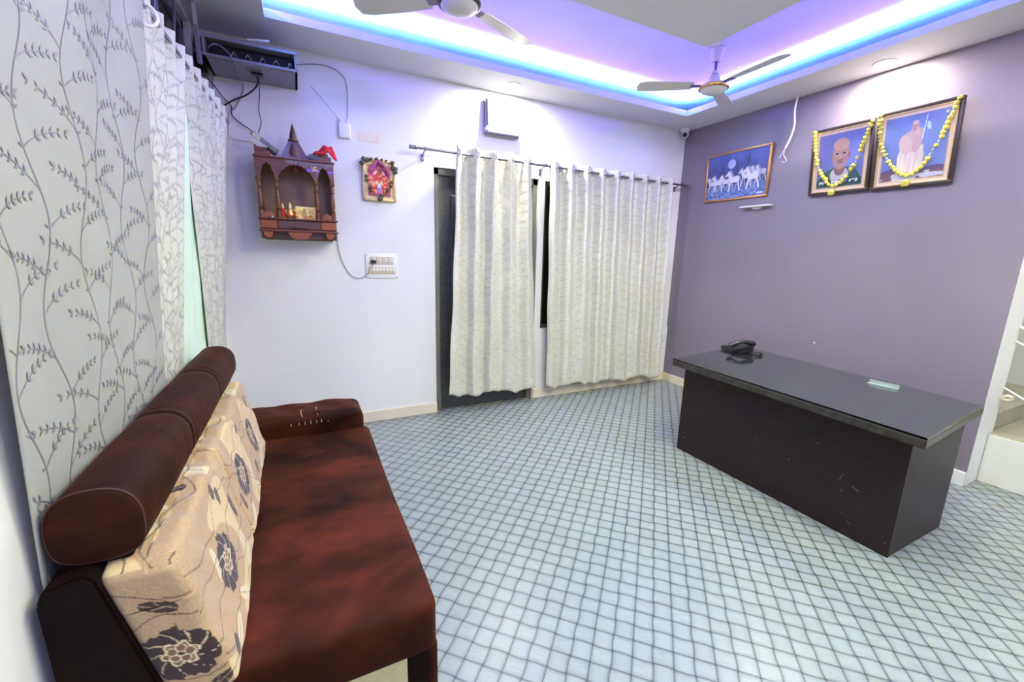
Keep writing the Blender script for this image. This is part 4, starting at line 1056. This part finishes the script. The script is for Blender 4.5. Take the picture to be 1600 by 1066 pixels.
bm = BM(); add_prism(bm, [(-0.045+0.012, 1.618), (0.045+0.012, 1.618), (0.035+0.012, 1.606), (0.012, 1.600), (-0.035+0.012, 1.606)], 'y', FY-0.018, FY+0.004); obj('drawer_pull', bm, M['shrine'], d, False, (0, 0, 0))
bm = BM(); add_box(bm, W0+0.006, -0.125, FY+0.004, FY+0.014, 1.593, 1.648, 0.003); obj('front_panel', bm, M['shrine_orange'], sh, False, sf)
bm = BM(); add_box(bm, 0.150, W1-0.006, FY+0.004, FY+0.014, 1.593, 1.648, 0.003); obj('front_panel', bm, M['shrine_orange'], sh, False, sf)
bm = BM(); add_box(bm, W0+0.012, W1-0.012, FY+0.05, FY+0.06, 1.528, 1.574, 0.002); obj('apron_back', bm, M['shrine_dark'], sh, False, sf)
bm = BM(); pts = [(-0.07, 1.573), (0.095, 1.573)] + [(0.012+0.072*math.cos(a)*(1+0.06*math.cos(6*a)), 1.566-0.046*math.sin(a)) for a in np.linspace(0.05, PI-0.05, 19)]
add_prism(bm, pts, 'y', FY+0.002, FY+0.014); obj('carved_apron', bm, M['shrine_orange'], sh, False, sf)
for x in (W0+0.045, W1-0.045):
    bm = BM(); pts = [(x-0.032, 1.573), (x+0.032, 1.573)] + [(x+0.028*math.cos(a), 1.562-0.034*math.sin(a)) for a in np.linspace(0.05, PI-0.05, 11)]
    add_prism(bm, pts, 'y', FY+0.002, FY+0.014); obj('carved_foot', bm, M['shrine_orange'], sh, False, sf)
for x in (W0+0.004, W1-0.016): sbox('corner_leg', 'shrine_dark', x, x+0.012, FY+0.01, FY+0.05, 1.522, 1.574)
# turned columns
prof = [(0.013, 0.0), (0.013, 0.05), (0.009, 0.055), (0.014, 0.062), (0.009, 0.070), (0.0125, 0.10), (0.0115, 0.14), (0.0085, 0.185), (0.0135, 0.192), (0.009, 0.20), (0.012, 0.215), (0.009, 0.23), (0.014, 0.238), (0.014, 0.262)]
for x in (W0+0.016, -0.108, 0.135, W1-0.016):
    bm = BM(); add_lathe(bm, [(r, 1.661+h) for r, h in [(q*1.3, g_) for q, g_ in prof]], x, FY+0.018, 16); obj('column', bm, M['shrine'], sh, True, sf)
for x in (W0+0.016, W1-0.016):
    bm = BM(); add_lathe(bm, [(r, 1.661+h) for r, h in prof], x, 3.50, 16); obj('column', bm, M['shrine'], sh, True, sf)
# arch board: concave scalloped underside
def scallop(xa, xb, zs, zt, n):
    out = []; N = n*5
    for i in range(N+1):
        t_ = i/N; x = xa+(xb-xa)*t_
        h = (1-abs(2*t_-1)**2.0)**0.75
        out.append((x, zs+(zt-zs)*h - 0.013*abs(math.sin(t_*PI*n))**0.7*(1-h*0.2)))
    return out
low = [(W0, 1.92), (W0+0.024, 1.92)] + scallop(W0+0.028, -0.118, 1.935, 2.02, 4) + [(-0.114, 1.92), (-0.100, 1.92)] + scallop(-0.096, 0.124, 1.935, 2.022, 9) + [(0.128, 1.92), (0.142, 1.92)] + scallop(0.146, W1-0.026, 1.935, 2.02, 4) + [(W1-0.022, 1.92), (W1, 1.92)]
bm = BM(); add_prism(bm, low + [(W1, 2.046), (W0, 2.046)], 'y', FY+0.006, FY+0.022); obj('arch_board', bm, M['shrine'], sh, False, sf)
bm = BM(); add_prism(bm, [(3.40, 1.92), (3.40, 2.046), (3.59, 2.046), (3.59, 1.92), (3.55, 1.99), (3.495, 2.01), (3.44, 1.99)], 'x', W0+0.001, W0+0.013); obj('side_arch', bm, M['shrine'], sh, False, sf)
bm = BM(); add_prism(bm, [(3.40, 1.92), (3.40, 2.046), (3.59, 2.046), (3.59, 1.92), (3.55, 1.99), (3.495, 2.01), (3.44, 1.99)], 'x', W1-0.013, W1-0.001); obj('side_arch', bm, M['shrine'], sh, False, sf)
sbox('roof_slab', 'shrine', W0-0.006, W1+0.008, FY-0.006, YB-0.002, 2.046, 2.058)
def stepped(x, s):
    bm = BM(); add_box(bm, x-0.045, x+0.045, FY+0.02, FY+0.10, 2.058, 2.092, 0.002); add_box(bm, x-0.045, x+0.045-0.02, FY+0.02, FY+0.10, 2.092, 2.112, 0.002); add_box(bm, x-0.045, x-0.03, FY+0.02, FY+0.10, 2.112, 2.122, 0.002)
    obj('corner_turret', bm, M['shrine'], sh, False, sf)
stepped(W0+0.05, 1); stepped(W1-0.055, -1)
bm = BM(); cx, cy = 0.012, 3.46
def frustum(bm, prof, cx, cy):
    rings = [[bm.verts.new((cx+sx*h, cy+sy*h*0.8, z)) for sx, sy in ((-1, -1), (1, -1), (1, 1), (-1, 1))] for h, z in prof]
    for a, b in zip(rings, rings[1:]):
        for k in range(4): bm.faces.new((a[k], a[(k+1) % 4], b[(k+1) % 4], b[k]))
    bm.faces.new(rings[0][::-1]); bm.faces.new(rings[-1])
frustum(bm, [(0.086, 2.058), (0.083, 2.068), (0.058, 2.12), (0.034, 2.170), (0.030, 2.178)], cx, cy); obj('dome', bm, M['shrine'], sh, False, sf)
for z, rr in ((2.082, 0.03), (2.11, 0.024), (2.135, 0.018)):
    bm = BM(); add_lathe(bm, [(rr, 0), (rr*0.7, -0.006), (rr*0.2, -0.009)], axis='y', origin=(cx, cy-0.8*(0.086-0.48*(z-2.058)), z+0.01), seg=16); obj('dome_boss', bm, M['shrine_dark'], sh, True, sf)
bm = BM(); add_lathe(bm, [(0.028, 2.178), (0.034, 2.182), (0.034, 2.192), (0.022, 2.196), (0.024, 2.21), (0.018, 2.24), (0.010, 2.27), (0.002, 2.295)], cx, cy, 20); obj('finial', bm, M['shrine_dark'], sh, True, sf)
# gold emblem: four-armed sign with bent ends
bm = BM(); ex, ez, L, w = 0.128, 2.0, 0.0155, 0.0035
add_box(bm, ex-L, ex+L, FY, FY+0.006, ez-w/2, ez+w/2); add_box(bm, ex-w/2, ex+w/2, FY, FY+0.006, ez-L, ez+L)
for a, b in ((( ex+L-w, ex+L), (ez-L, ez)), ((ex-L, ex-L+w), (ez, ez+L)), ((ex, ex+L), (ez+L-w, ez+L)), ((ex-L, ex), (ez-L, ez-L+w))):
    add_box(bm, a[0], a[1], FY, FY+0.006, b[0], b[1])
obj('gold_emblem', bm, M['emblem_gold'], sh, False, sf)
# bell hanging in the arch
t = thing('shrine_bell', 'small copper bell hanging under the central arch of the shrine', 'bell', (0.012, FY+0.05, 2.045))
bm = BM(); add_lathe(bm, [(0.002, 0.0), (0.002, -0.028), (0.008, -0.032), (0.014, -0.045), (0.018, -0.062), (0.022, -0.066), (0.004, -0.067)], seg=20); obj('bell', bm, simple('copper', (150, 84, 96), 0.35, metal=0.6), t, True)
bm = BM(); bmesh.ops.create_uvsphere(bm, u_segments=10, v_segments=8, radius=0.005, matrix=Matrix.Translation((0, 0, -0.071))); obj('clapper', bm, M['gold'], t, True)
# gold card
t = thing('gold_card', 'small golden picture card leaning inside the shrine', 'picture', (0.058, 3.44, 1.662)); t.rotation_euler = (math.radians(-10), 0, 0)
bm = BM(); add_box(bm, -0.065, 0.065, -0.003, 0.003, 0, 0.092, 0.001); obj('card', bm, M['gold_bright'], t)
def goldprint(U, V):
    o_ = np.ones(U.shape+(3,))*lin((232, 196, 110)); nz = vnoise(U*14, V*9); o_[nz > .6] = lin((250, 226, 130)); o_[nz < .3] = lin((190, 130, 70))
    o_[(np.abs(U-.42) < .03) & (V > .2)] = lin((96, 110, 60)); o_[ell(U, V, .42, .5, .10, .36) & ~ell(U, V, .42, .5, .07, .3)] = lin((150, 110, 40)); o_[(V > .9)] = lin((246, 224, 150)); return o_
picture_print('print', 0.124, 0.086, goldprint, t, lambda U, V: np.stack([(U-.5)*0.124, -0.0036+0*U, 0.003+V*0.086], -1), 60, 'print_vivid')
# idols
def idol(x, y, s, cbody, chead, label):
    t = thing('idol', label, 'figurine', (x, y, 1.6615))
    bm = BM(); add_lathe(bm, [(0.020*s, 0), (0.022*s, 0.008*s), (0.014*s, 0.012*s)], seg=16); obj('pedestal', bm, M['gold'], t, True)
    bm = BM(); add_lathe(bm, [(0.014*s, 0.012*s), (0.017*s, 0.024*s), (0.010*s, 0.040*s), (0.012*s, 0.050*s), (0.005*s, 0.056*s)], seg=14); add_tube(bm, smooth_path([(-0.012*s, 0, 0.05*s), (-0.024*s, -0.005, 0.038*s), (-0.018*s, -0.014*s, 0.03*s)]), 0.0035*s, 6); add_tube(bm, smooth_path([(0.012*s, 0, 0.05*s), (0.024*s, -0.005, 0.044*s), (0.02*s, -0.01*s, 0.058*s)]), 0.0035*s, 6); obj('body', bm, M[cbody], t, True)
    bm = BM(); bmesh.ops.create_uvsphere(bm, u_segments=12, v_segments=8, radius=0.0085*s, matrix=Matrix.Translation((0, 0, 0.063*s))); obj('head', bm, M[chead], t, True)
    bm = BM(); add_lathe(bm, [(0.0085*s, 0.068*s), (0.006*s, 0.078*s), (0.001, 0.092*s)], seg=12); obj('crown', bm, M['gold_bright'], t, True)
idol(-0.085, 3.42, 1.15, 'red_cloth', 'gold_bright', 'small red and gold idol standing at the left inside the shrine')
idol(-0.040, 3.415, 1.25, 'gold_bright', 'cream_plastic', 'small pale golden idol between the red idol and the golden card')
idol(-0.108, 3.46, 1.0, 'gold_bright', 'white_plastic', 'small gold idol behind the left column inside the shrine')
for (x0, x1, h, l) in ((-0.055, 0.010, 0.034, 'left red cloth fold lying before the idols in the shrine'), (0.028, 0.092, 0.024, 'right red cloth fold lying before the golden card')):
    S, T = np.meshgrid(np.linspace(0, 1, 24), np.linspace(0, 1, 12), indexing='ij')
    X = x0+(x1-x0)*S; Y = 3.366+0.05*T; s_ = 1 if x0 < 0 else -1
    Z = 1.665 + h*(0.35+0.65*((1-S) if s_ > 0 else S))*(0.6+0.4*T)+0.003*np.sin(S*14)
    o = grid_mesh('red_cloth', np.stack([X, Y, Z], -1), M['red_cloth'], thick=0.003); tag(o, l, 'cloth')
for x, s, l in ((0.018, 1.0, 'small white lamp wick at the front of the shrine shelf'), (-0.150, 1.0, 'small white round sweet at the left of the shrine shelf')):
    bm = BM(); bmesh.ops.create_uvsphere(bm, u_segments=14, v_segments=10, radius=0.008); 
    for v in bm.verts: v.co.z *= 0.7
    o = obj('offering', bm, M['white_plastic'], None, True); o.location = (x, 3.372, 1.668); tag(o, l, 'offering')
for x, l in ((-0.165, 'left carved wooden railing piece on the shrine shelf'), (0.195, 'right carved wooden railing piece on the shrine shelf')):
    bm = BM(); pts = [(x-0.035, 1.6615), (x-0.012, 1.6615), (x-0.006, 1.668), (x+0.006, 1.668), (x+0.012, 1.6615), (x+0.035, 1.6615), (x+0.035, 1.69), (x+0.026, 1.70), (x+0.016, 1.692), (x+0.008, 1.705), (x, 1.712), (x-0.008, 1.705), (x-0.016, 1.692), (x-0.026, 1.70), (x-0.035, 1.69)]
    add_prism(bm, pts, 'y', FY+0.008, FY+0.016); obj('shelf_railing', bm, M['shrine_orange'], sh, False, sf)
# adapter lying tilted on the left turret
t = thing('signal_adapter', 'grey electronic adapter lying tilted on the left top of the shrine', 'adapter', (-0.150, 3.43, 2.145)); t.rotation_euler = (0.25, math.radians(36), 0)
bm = BM(); add_box(bm, -0.095, 0.075, -0.03, 0.03, -0.014, 0.014, 0.004, 2); obj('case', bm, M['rack_grey'], t, True)
bm = BM(); add_box(bm, -0.085, -0.035, -0.0315, -0.029, -0.011, 0.011, 0.0005); add_box(bm, -0.08, -0.04, -0.02, 0.02, 0.0135, 0.0155, 0.0005); obj('label_plate', bm, M['cream_plastic'], t)
bm = BM(); add_tube(bm, smooth_path([(-0.02, -0.033, 0.012), (0.02, -0.035, 0.018), (0.06, -0.03, 0.012)]), 0.0022, 6); obj('loose_wire', bm, M['white_cable'], t, True)
bm = BM(); add_box(bm, 0.02, 0.08, -0.035, 0.025, -0.035, -0.012, 0.006, 2); obj('plug', bm, M['black_plastic'], t, True)
# red cloth and grey cloth on the right turret
S, T = np.meshgrid(np.linspace(0, 1, 40), np.linspace(0, 1, 20), indexing='ij')
X = 0.122+0.135*S+0.02*(1-T); Y = 3.40+0.07*T; Z = 2.085+0.075*np.minimum(1, S*1.7)*(0.25+0.75*T)+0.005*np.sin(S*13)+0.004*np.sin(T*9+S*4)-0.06*np.clip(S-0.70, 0, 1)*2.4*(1-T)
o = grid_mesh('folded_red_cloth', np.stack([X, Y-0.03, Z+0.012], -1), M['red_cloth'], thick=0.012); tag(o, 'crumpled bright red cloth on the right top of the shrine', 'cloth')
bm = BM(); bmesh.ops.create_icosphere(bm, subdivisions=4, radius=1.0)
for v in bm.verts:
    c = v.co; k = 1+0.14*math.sin(c.x*7+1)*math.sin(c.z*6)+0.08*math.sin(c.y*11); v.co = Vector((c.x*0.042*k, c.y*0.03*k, max(c.z*0.024*k, -0.018)))
o = obj('grey_cloth', bm, M['grey_cloth'], None, True); o.location = (0.128, 3.41, 2.077); tag(o, 'bunched blue grey cloth beside the red cloth on the shrine roof', 'cloth')

# ================================================================== RIGHT WALL
# local picture axes: u along -Y (left to right as seen), v up, w out of the wall (-X)
def wall_pic(name, label, cat, y_left, y_right, z0, z1, leanb, leant):
    yc, zc = (y_left+y_right)/2, (z0+z1)/2
    t = thing(name, label, cat, (XR-(leanb+leant)/2, yc, zc)); ang = math.atan2(leant-leanb, z1-z0)
    t.rotation_euler = (0, -ang, 0)
    return t, (y_left-y_right), (z1-z0)
def rframe(t, W, H, w, d0, d1, mat, name='frame', bev=0.004):
    bm = BM()
    for a in ((-W/2, W/2, H/2-w, H/2), (-W/2, W/2, -H/2, -H/2+w), (-W/2, -W/2+w, -H/2+w*.98, H/2-w*.98), (W/2-w, W/2, -H/2+w*.98, H/2-w*.98)):
        add_box(bm, d0, d1, -a[1], -a[0], a[2], a[3], min(bev, w/3))
    return obj(name, bm, mat, t, True)
def place_r(W, H, d, cu=0.0, cv=0.0): return lambda U, V: np.stack([d+0*U, -((U-.5)*W+cu), (V-.5)*H+cv], -1)
# horses: draw in UV
def horses(U, V):
    top = lin((44, 74, 168)); bot = lin((30, 40, 82)); out = top*(V[..., None]) + bot*(1-V[..., None])
    nz = vnoise(U*9, V*7); out = out*(0.8+0.45*nz)[..., None]
    m = (V < .30); out[m] = (lin((56, 92, 170))*(0.6+0.9*vnoise(U*20, V*50)[..., None]))[m]
    for cx, w, h in ((.28, .07, .80), (.52, .06, .86), (.70, .075, .97), (.86, .06, .6), (.12, .06, .6)):
        m = (V > .34) & (V < h) & (np.abs(U-cx) < w*(h-V)/(h-.3)); out[m] = lin((50, 60, 112))
    m = ((U < 1.0) & (V < .46+.05*np.sin(U*22)) & (V > .3)); out[m] = lin((44, 52, 96))
    m = ell(U, V, .42, .76, .065, .10); out[m] = (lin((176, 190, 240))*(0.75+0.35*vnoise(U*30, V*30)[..., None]))[m]
    def horse(cx, cy, s, shade=1.0):
        c = lin((232, 228, 242))*shade; d = lin((150, 152, 196))*shade
        def put(m, col=None): out[m] = c if col is None else col
        A = 1.45                                                   # picture is wider than tall
        for lx, a, L in ((-.050, .45, .085), (-.030, -.35, .095), (.030, .30, .095), (.050, -.45, .09)):
            for t0 in np.linspace(0, 1, 7):
                put(ell(U, V, cx+(lx-a*.05*t0)*s, cy-(.05+.14*t0)*s, .0085*s, .024*s), d if lx in (-.030, .030) else None)
        put(ell(U, V, cx, cy, .060*s, .056*s)); put(ell(U, V, cx+.035*s, cy+.006, .030*s, .058*s)); put(ell(U, V, cx-.040*s, cy+.012, .028*s, .060*s))
        for t0 in np.linspace(0, 1, 8): put(ell(U, V, cx-(.040+.042*t0)*s, cy+(.02+.095*t0)*s, (.030-.012*t0)*s, .040*s))
        for t0 in np.linspace(0, 1, 5): put(ell(U, V, cx-(.086+.030*t0)*s, cy+(.125-.045*t0)*s, (.015-.005*t0)*s, .022*s))
        put(ell(U, V, cx-.080*s, cy+.155*s, .005*s, .016*s))
        for t0 in np.linspace(0, 1, 6): put(ell(U, V, cx-(.022+.036*t0)*s, cy+(.055+.095*t0)*s, .009*s, .030*s), d)
        for t0 in np.linspace(0, 1, 6): put(ell(U, V, cx+(.066+.020*t0)*s, cy+(.03-.10*t0)*s, .008*s, .026*s), d)
    for cx, cy, s, sh_ in ((.915, .49, .95, .72), (.835, .50, .9, .8), (.10, .38, .95, .85), (.205, .39, 1.05, .95), (.345, .39, 1.0, .88), (.49, .41, 1.25, 1), (.68, .45, 1.05, .9), (.79, .43, 1.3, 1)): horse(cx, cy, s, sh_)
    m = (V < .17) & (vnoise(U*40, V*60) > .72); out[m] = lin((150, 170, 220))
    m = (V < .07) & (U > .86) & (U < .96) & (V > .035); out[m] = lin((220, 220, 230))
    return out
t, W, H = wall_pic('horse_picture', 'gold-framed blue picture of running white horses under a moon', 'picture', 3.262, 2.580, 2.038, 2.500, 0.008, 0.026)
rframe(t, W, H, 0.022, -0.014, 0.008, M['gold_deep'] if 'gold_deep' in M else M.setdefault('gold_deep', simple('gold_frame_deep', (190, 138, 92), 0.3, metal=0.6)), bev=0.006)
bm = BM(); add_box(bm, -0.004, 0.006, -W/2+0.01, W/2-0.01, -H/2+0.01, H/2-0.01); obj('backing', bm, M['dark_frame'], t)
picture_print('print', W, H, horses, t, place_r(W-0.04, H-0.04, -0.0055), 260)

def man_portrait(U, V):
    out = lin((70, 96, 170))*(1-V[..., None])+lin((74, 80, 190))*V[..., None]
    out = out*(1+0.5*np.exp(-((U-.8)**2+(V-.45)**2)*9))[..., None]
    m = ell(U, V, .5, .02, .50, .36); out[m] = lin((44, 96, 92))
    m = ell(U, V, .5, .22, .20, .16) & (V > .08); out[m] = lin((176, 176, 190))
    m = ell(U, V, .5, .34, .12, .13); out[m] = lin((132, 84, 84))
    m = ell(U, V, .5, .60, .185, .27); out[m] = lin((176, 116, 118))
    m = ell(U, V, .5, .78, .17, .12); out[m] = lin((196, 140, 128))
    for s in (-1, 1):
        m = ell(U, V, .5+s*.19, .58, .03, .06); out[m] = lin((150, 96, 100))
        m = ell(U, V, .5+s*.075, .62, .045, .016); out[m] = lin((66, 44, 50))
        m = ell(U, V, .5+s*.075, .66, .055, .010); out[m] = lin((110, 76, 76))
        m = ell(U, V, .5+s*.085, .62, .062, .042) & ~ell(U, V, .5+s*.085, .62, .054, .035); out[m] = lin((206, 190, 180))
    out[ell(U, V, .5, .555, .028, .055)] = lin((196, 136, 130)); out[ell(U, V, .5, .455, .065, .014)] = lin((120, 62, 70)); out[ell(U, V, .5, .495, .075, .012)] = lin((112, 84, 88))
    out[(np.abs(U-.5) < .010) & (V > .69) & (V < .77)] = lin((200, 60, 50))
    m = (V < .14) & (V > .03); out[m] = out[m]*.55
    for x0, x1, seed in ((.06, .24, 1), (.34, .50, 2), (.55, .68, 3), (.74, .92, 4)):     # name line in pale script under a headline bar
        m = (U > x0) & (U < x1) & (np.abs(V-.115) < .006); out[m] = lin((236, 236, 240))
        m = (U > x0) & (U < x1) & (V > .065) & (V < .115) & (hash2(np.floor(U*55), np.floor(V*60)+seed) > .55); out[m] = lin((236, 236, 240))
    return out
def saint_portrait(U, V):
    out = lin((86, 120, 206))*(.75+.25*V[..., None])*(0.85+0.3*vnoise(U*4, V*4)[..., None])
    m = (V < .16+.03*np.sin(U*9)); out[m] = lin((96, 70, 120)); m = (V < .11); out[m] = lin((128, 82, 92))
    m = (V < .12) & (vnoise(U*8, V*30) > .6); out[m] = lin((190, 190, 210))
    m = (np.abs(U-(.45+.05*(V-.2))) < (.20-.09*(V-.1)**2)) & (V > .12) & (V < .52); out[m] = lin((206, 186, 190))
    m = ell(U, V, .46, .34, .21, .24); out[m] = (lin((210, 192, 196))*(0.85+.3*vnoise(U*26, V*5)[..., None]))[m]
    m = ell(U, V, .44, .60, .16, .16); out[m] = lin((200, 160, 158))
    m = ell(U, V, .36, .56, .10, .16, .3); out[m] = lin((206, 170, 170)); m = ell(U, V, .55, .60, .07, .19, -.2); out[m] = lin((196, 152, 156))
    m = ell(U, V, .48, .82, .062, .085); out[m] = lin((190, 146, 146)); m = ell(U, V, .48, .88, .05, .035); out[m] = lin((214, 180, 176))
    for s in (-1, 1): out[ell(U, V, .48+s*.024, .825, .011, .007)] = lin((90, 60, 66))
    out[ell(U, V, .48, .785, .02, .006)] = lin((140, 90, 96))
    m = ell(U, V, .535, .74, .028, .07, .2); out[m] = lin((206, 164, 160))
    m = (np.abs(U-(.62+.10*(V-.7))) < .008) & (V > .62) & (V < .97); out[m] = lin((206, 220, 236)); m = ell(U, V, .69, .80, .03, .07, .3); out[m] = lin((170, 210, 222))
    m = ell(U, V, .93, .95, .022, .016) | ell(U, V, .07, .46, .02, .014); out[m] = lin((236, 236, 246))
    return out
def portrait(label, yl, yr, z0, z1, lb, lt, fn, n):
    t, W, H = wall_pic('portrait', label, 'picture', yl, yr, z0, z1, lb, lt)
    rframe(t, W, H, 0.022, -0.020, 0.014, M['dark_frame'], 'outer_frame')
    rframe(t, W-0.036, H-0.036, 0.012, -0.015, 0.0, M['gold_frame'], 'gold_inlay', 0.003)
    bm = BM(); add_box(bm, -0.004, 0.010, -W/2+0.012, W/2-0.012, -H/2+0.012, H/2-0.012); obj('mat_board', bm, simple('mat_board', (214, 196, 186), 0.5), t)
    mw = 0.052
    rframe(t, W-2*mw+0.010, H-2*mw+0.010, 0.005, -0.008, -0.003, M['gold_frame'], 'inner_fillet', 0.001)
    picture_print('print', W, H, fn, t, place_r(W-2*mw, H-2*mw, -0.0058), n)
    return t, W, H
ta, Wa, Ha = portrait('smaller garlanded portrait of a bald man in green, left of the pair', 2.205, 1.785, 1.992, 2.492, 0.02, 0.085, man_portrait, 170)
tb, Wb, Hb = portrait('larger garlanded picture of a robed standing holy man, right of the pair', 1.772, 1.322, 1.985, 2.505, 0.02, 0.085, saint_portrait, 190)
# garlands
bm = BM(); bmesh.ops.create_icosphere(bm, subdivisions=2, radius=0.0152); rn = random.Random(2)
for v in bm.verts: v.co *= rn.uniform(0.82, 1.16)
me_fl = bpy.data.meshes.new('flower'); bm.to_mesh(me_fl); bm.free(); me_fl.materials.append(M['yellow_flower'])
bm = BM(); bmesh.ops.create_icosphere(bm, subdivisions=2, radius=0.006); me_be = bpy.data.meshes.new('bead'); bm.to_mesh(me_be); bm.free(); me_be.materials.append(M['silver_bead'])
def garland(t, W, H, pts, beads, label):
    """pts in picture coordinates 0..1 (left->right, bottom->top)"""
    g = thing('flower_garland', label, 'garland', tuple(t.location)); g.rotation_euler = t.rotation_euler[:]
    P = [Vector((-0.030, -((u-.5)*W), (v-.5)*H)) for u, v in pts]; path = smooth_path(P, 12)
    bm = BM(); add_tube(bm, path, 0.0018, 5); obj('string', bm, M['silver_bead'], g, True)
    L = [0]
    for a, b in zip(path, path[1:]): L.append(L[-1]+(b-a).length)
    tot = L[-1]; nfl = int(tot/0.027); k = 0
    for i in range(nfl+1):
        d_ = tot*i/nfl
        while k < len(L)-2 and L[k+1] < d_: k += 1
        f_ = (d_-L[k])/max(1e-6, L[k+1]-L[k]); p = path[k].lerp(path[k+1], f_); s_ = d_/tot
        isb = any(abs(s_-b) < 0.014 for b in beads)
        o = link_mesh('bead' if isb else 'flower', me_be if isb else me_fl, g); o.location = p + Vector((rn.uniform(-.003, .003), rn.uniform(-.003, .003), 0)); o.rotation_euler = (i*1.3, i*2.1, i); s1 = rn.uniform(.85, 1.15); o.scale = (s1, s1, s1*0.8)
    # tassel
    j = min(range(len(path)), key=lambda q: path[q].z); p = path[j]
    for dz, m_, s1 in ((-0.028, me_be, 1.2), (-0.045, me_fl, 1.2), (-0.058, me_fl, 1.0)):
        o = link_mesh('tassel', m_, g); o.location = p+Vector((-0.004, 0, dz)); o.scale = (s1, s1, s1)
        if m_ is me_fl:
            o2 = link_mesh('tassel', m_, g); o2.location = p+Vector((-0.004, 0.016, dz)); 
    return g
garland(ta, Wa, Ha, [(0.05, 0.97), (0.07, 0.80), (0.10, 0.62), (0.16, 0.45), (0.26, 0.29), (0.40, 0.14), (0.52, 0.14), (0.64, 0.24), (0.76, 0.40), (0.84, 0.58), (0.90, 0.78), (0.97, 0.96)], (0.28, 0.62, 0.72, 0.78), 'yellow flower garland hung on the smaller left portrait')
garland(tb, Wb, Hb, [(0.04, 0.97), (0.06, 0.80), (0.09, 0.62), (0.17, 0.44), (0.30, 0.27), (0.45, 0.16), (0.55, 0.17), (0.66, 0.27), (0.76, 0.44), (0.84, 0.62), (0.90, 0.80), (0.95, 0.98)], (0.3, 0.66, 0.70, 0.74), 'yellow flower garland hung on the larger right picture')
# little shelf
t = thing('wall_shelf', 'tiny white wall shelf below the horse picture', 'shelf', (XR, 2.66, 1.955))
bm = BM(); add_box(bm, -0.075, 0, -0.145, 0.14, -0.008, 0.004, 0.002); obj('board', bm, M['white_plastic'], t)
bm = BM(); add_prism(bm, [(-0.05, -0.008), (0.05, -0.008), (0.03, -0.026), (-0.03, -0.026)], 'x', -0.03, 0); obj('bracket', bm, M['white_plastic'], t)
# dangling conduit
t = thing('dangling_conduit', 'white flexible conduit with loose wire ends hanging from the ceiling ledge', 'conduit', (XR-0.03, 2.417, HS))
bm = BM(); add_tube(bm, smooth_path([(0, 0, 0.0), (0.0, 0.01, -0.10), (0.0, -0.005, -0.22), (0.0, 0.01, -0.31), (0.0, 0.045, -0.40)]), 0.008, 10); obj('conduit', bm, M['white_plastic'], t, True)
bm = BM(); add_tube(bm, smooth_path([(0, 0.045, -0.40), (0, 0.07, -0.44), (0, 0.085, -0.47)]), 0.002, 5); add_tube(bm, smooth_path([(0, 0.045, -0.40), (0, 0.05, -0.45), (0, 0.02, -0.50), (0, 0.04, -0.515), (0, 0.06, -0.50)]), 0.002, 5); obj('wire_end', bm, M['white_plastic'], t, True)
# nail on the mauve wall
bm = BM(); add_lathe(bm, [(0.004, 0.0), (0.004, -0.012), (0.006, -0.013)], axis='x', origin=(0, 0, 0), seg=10); o = obj('nail', bm, M['white_plastic'], None, True); o.location = (XR, 1.98, 0.78); tag(o, 'small white nail head in the mauve wall above the desk telephone', 'nail')
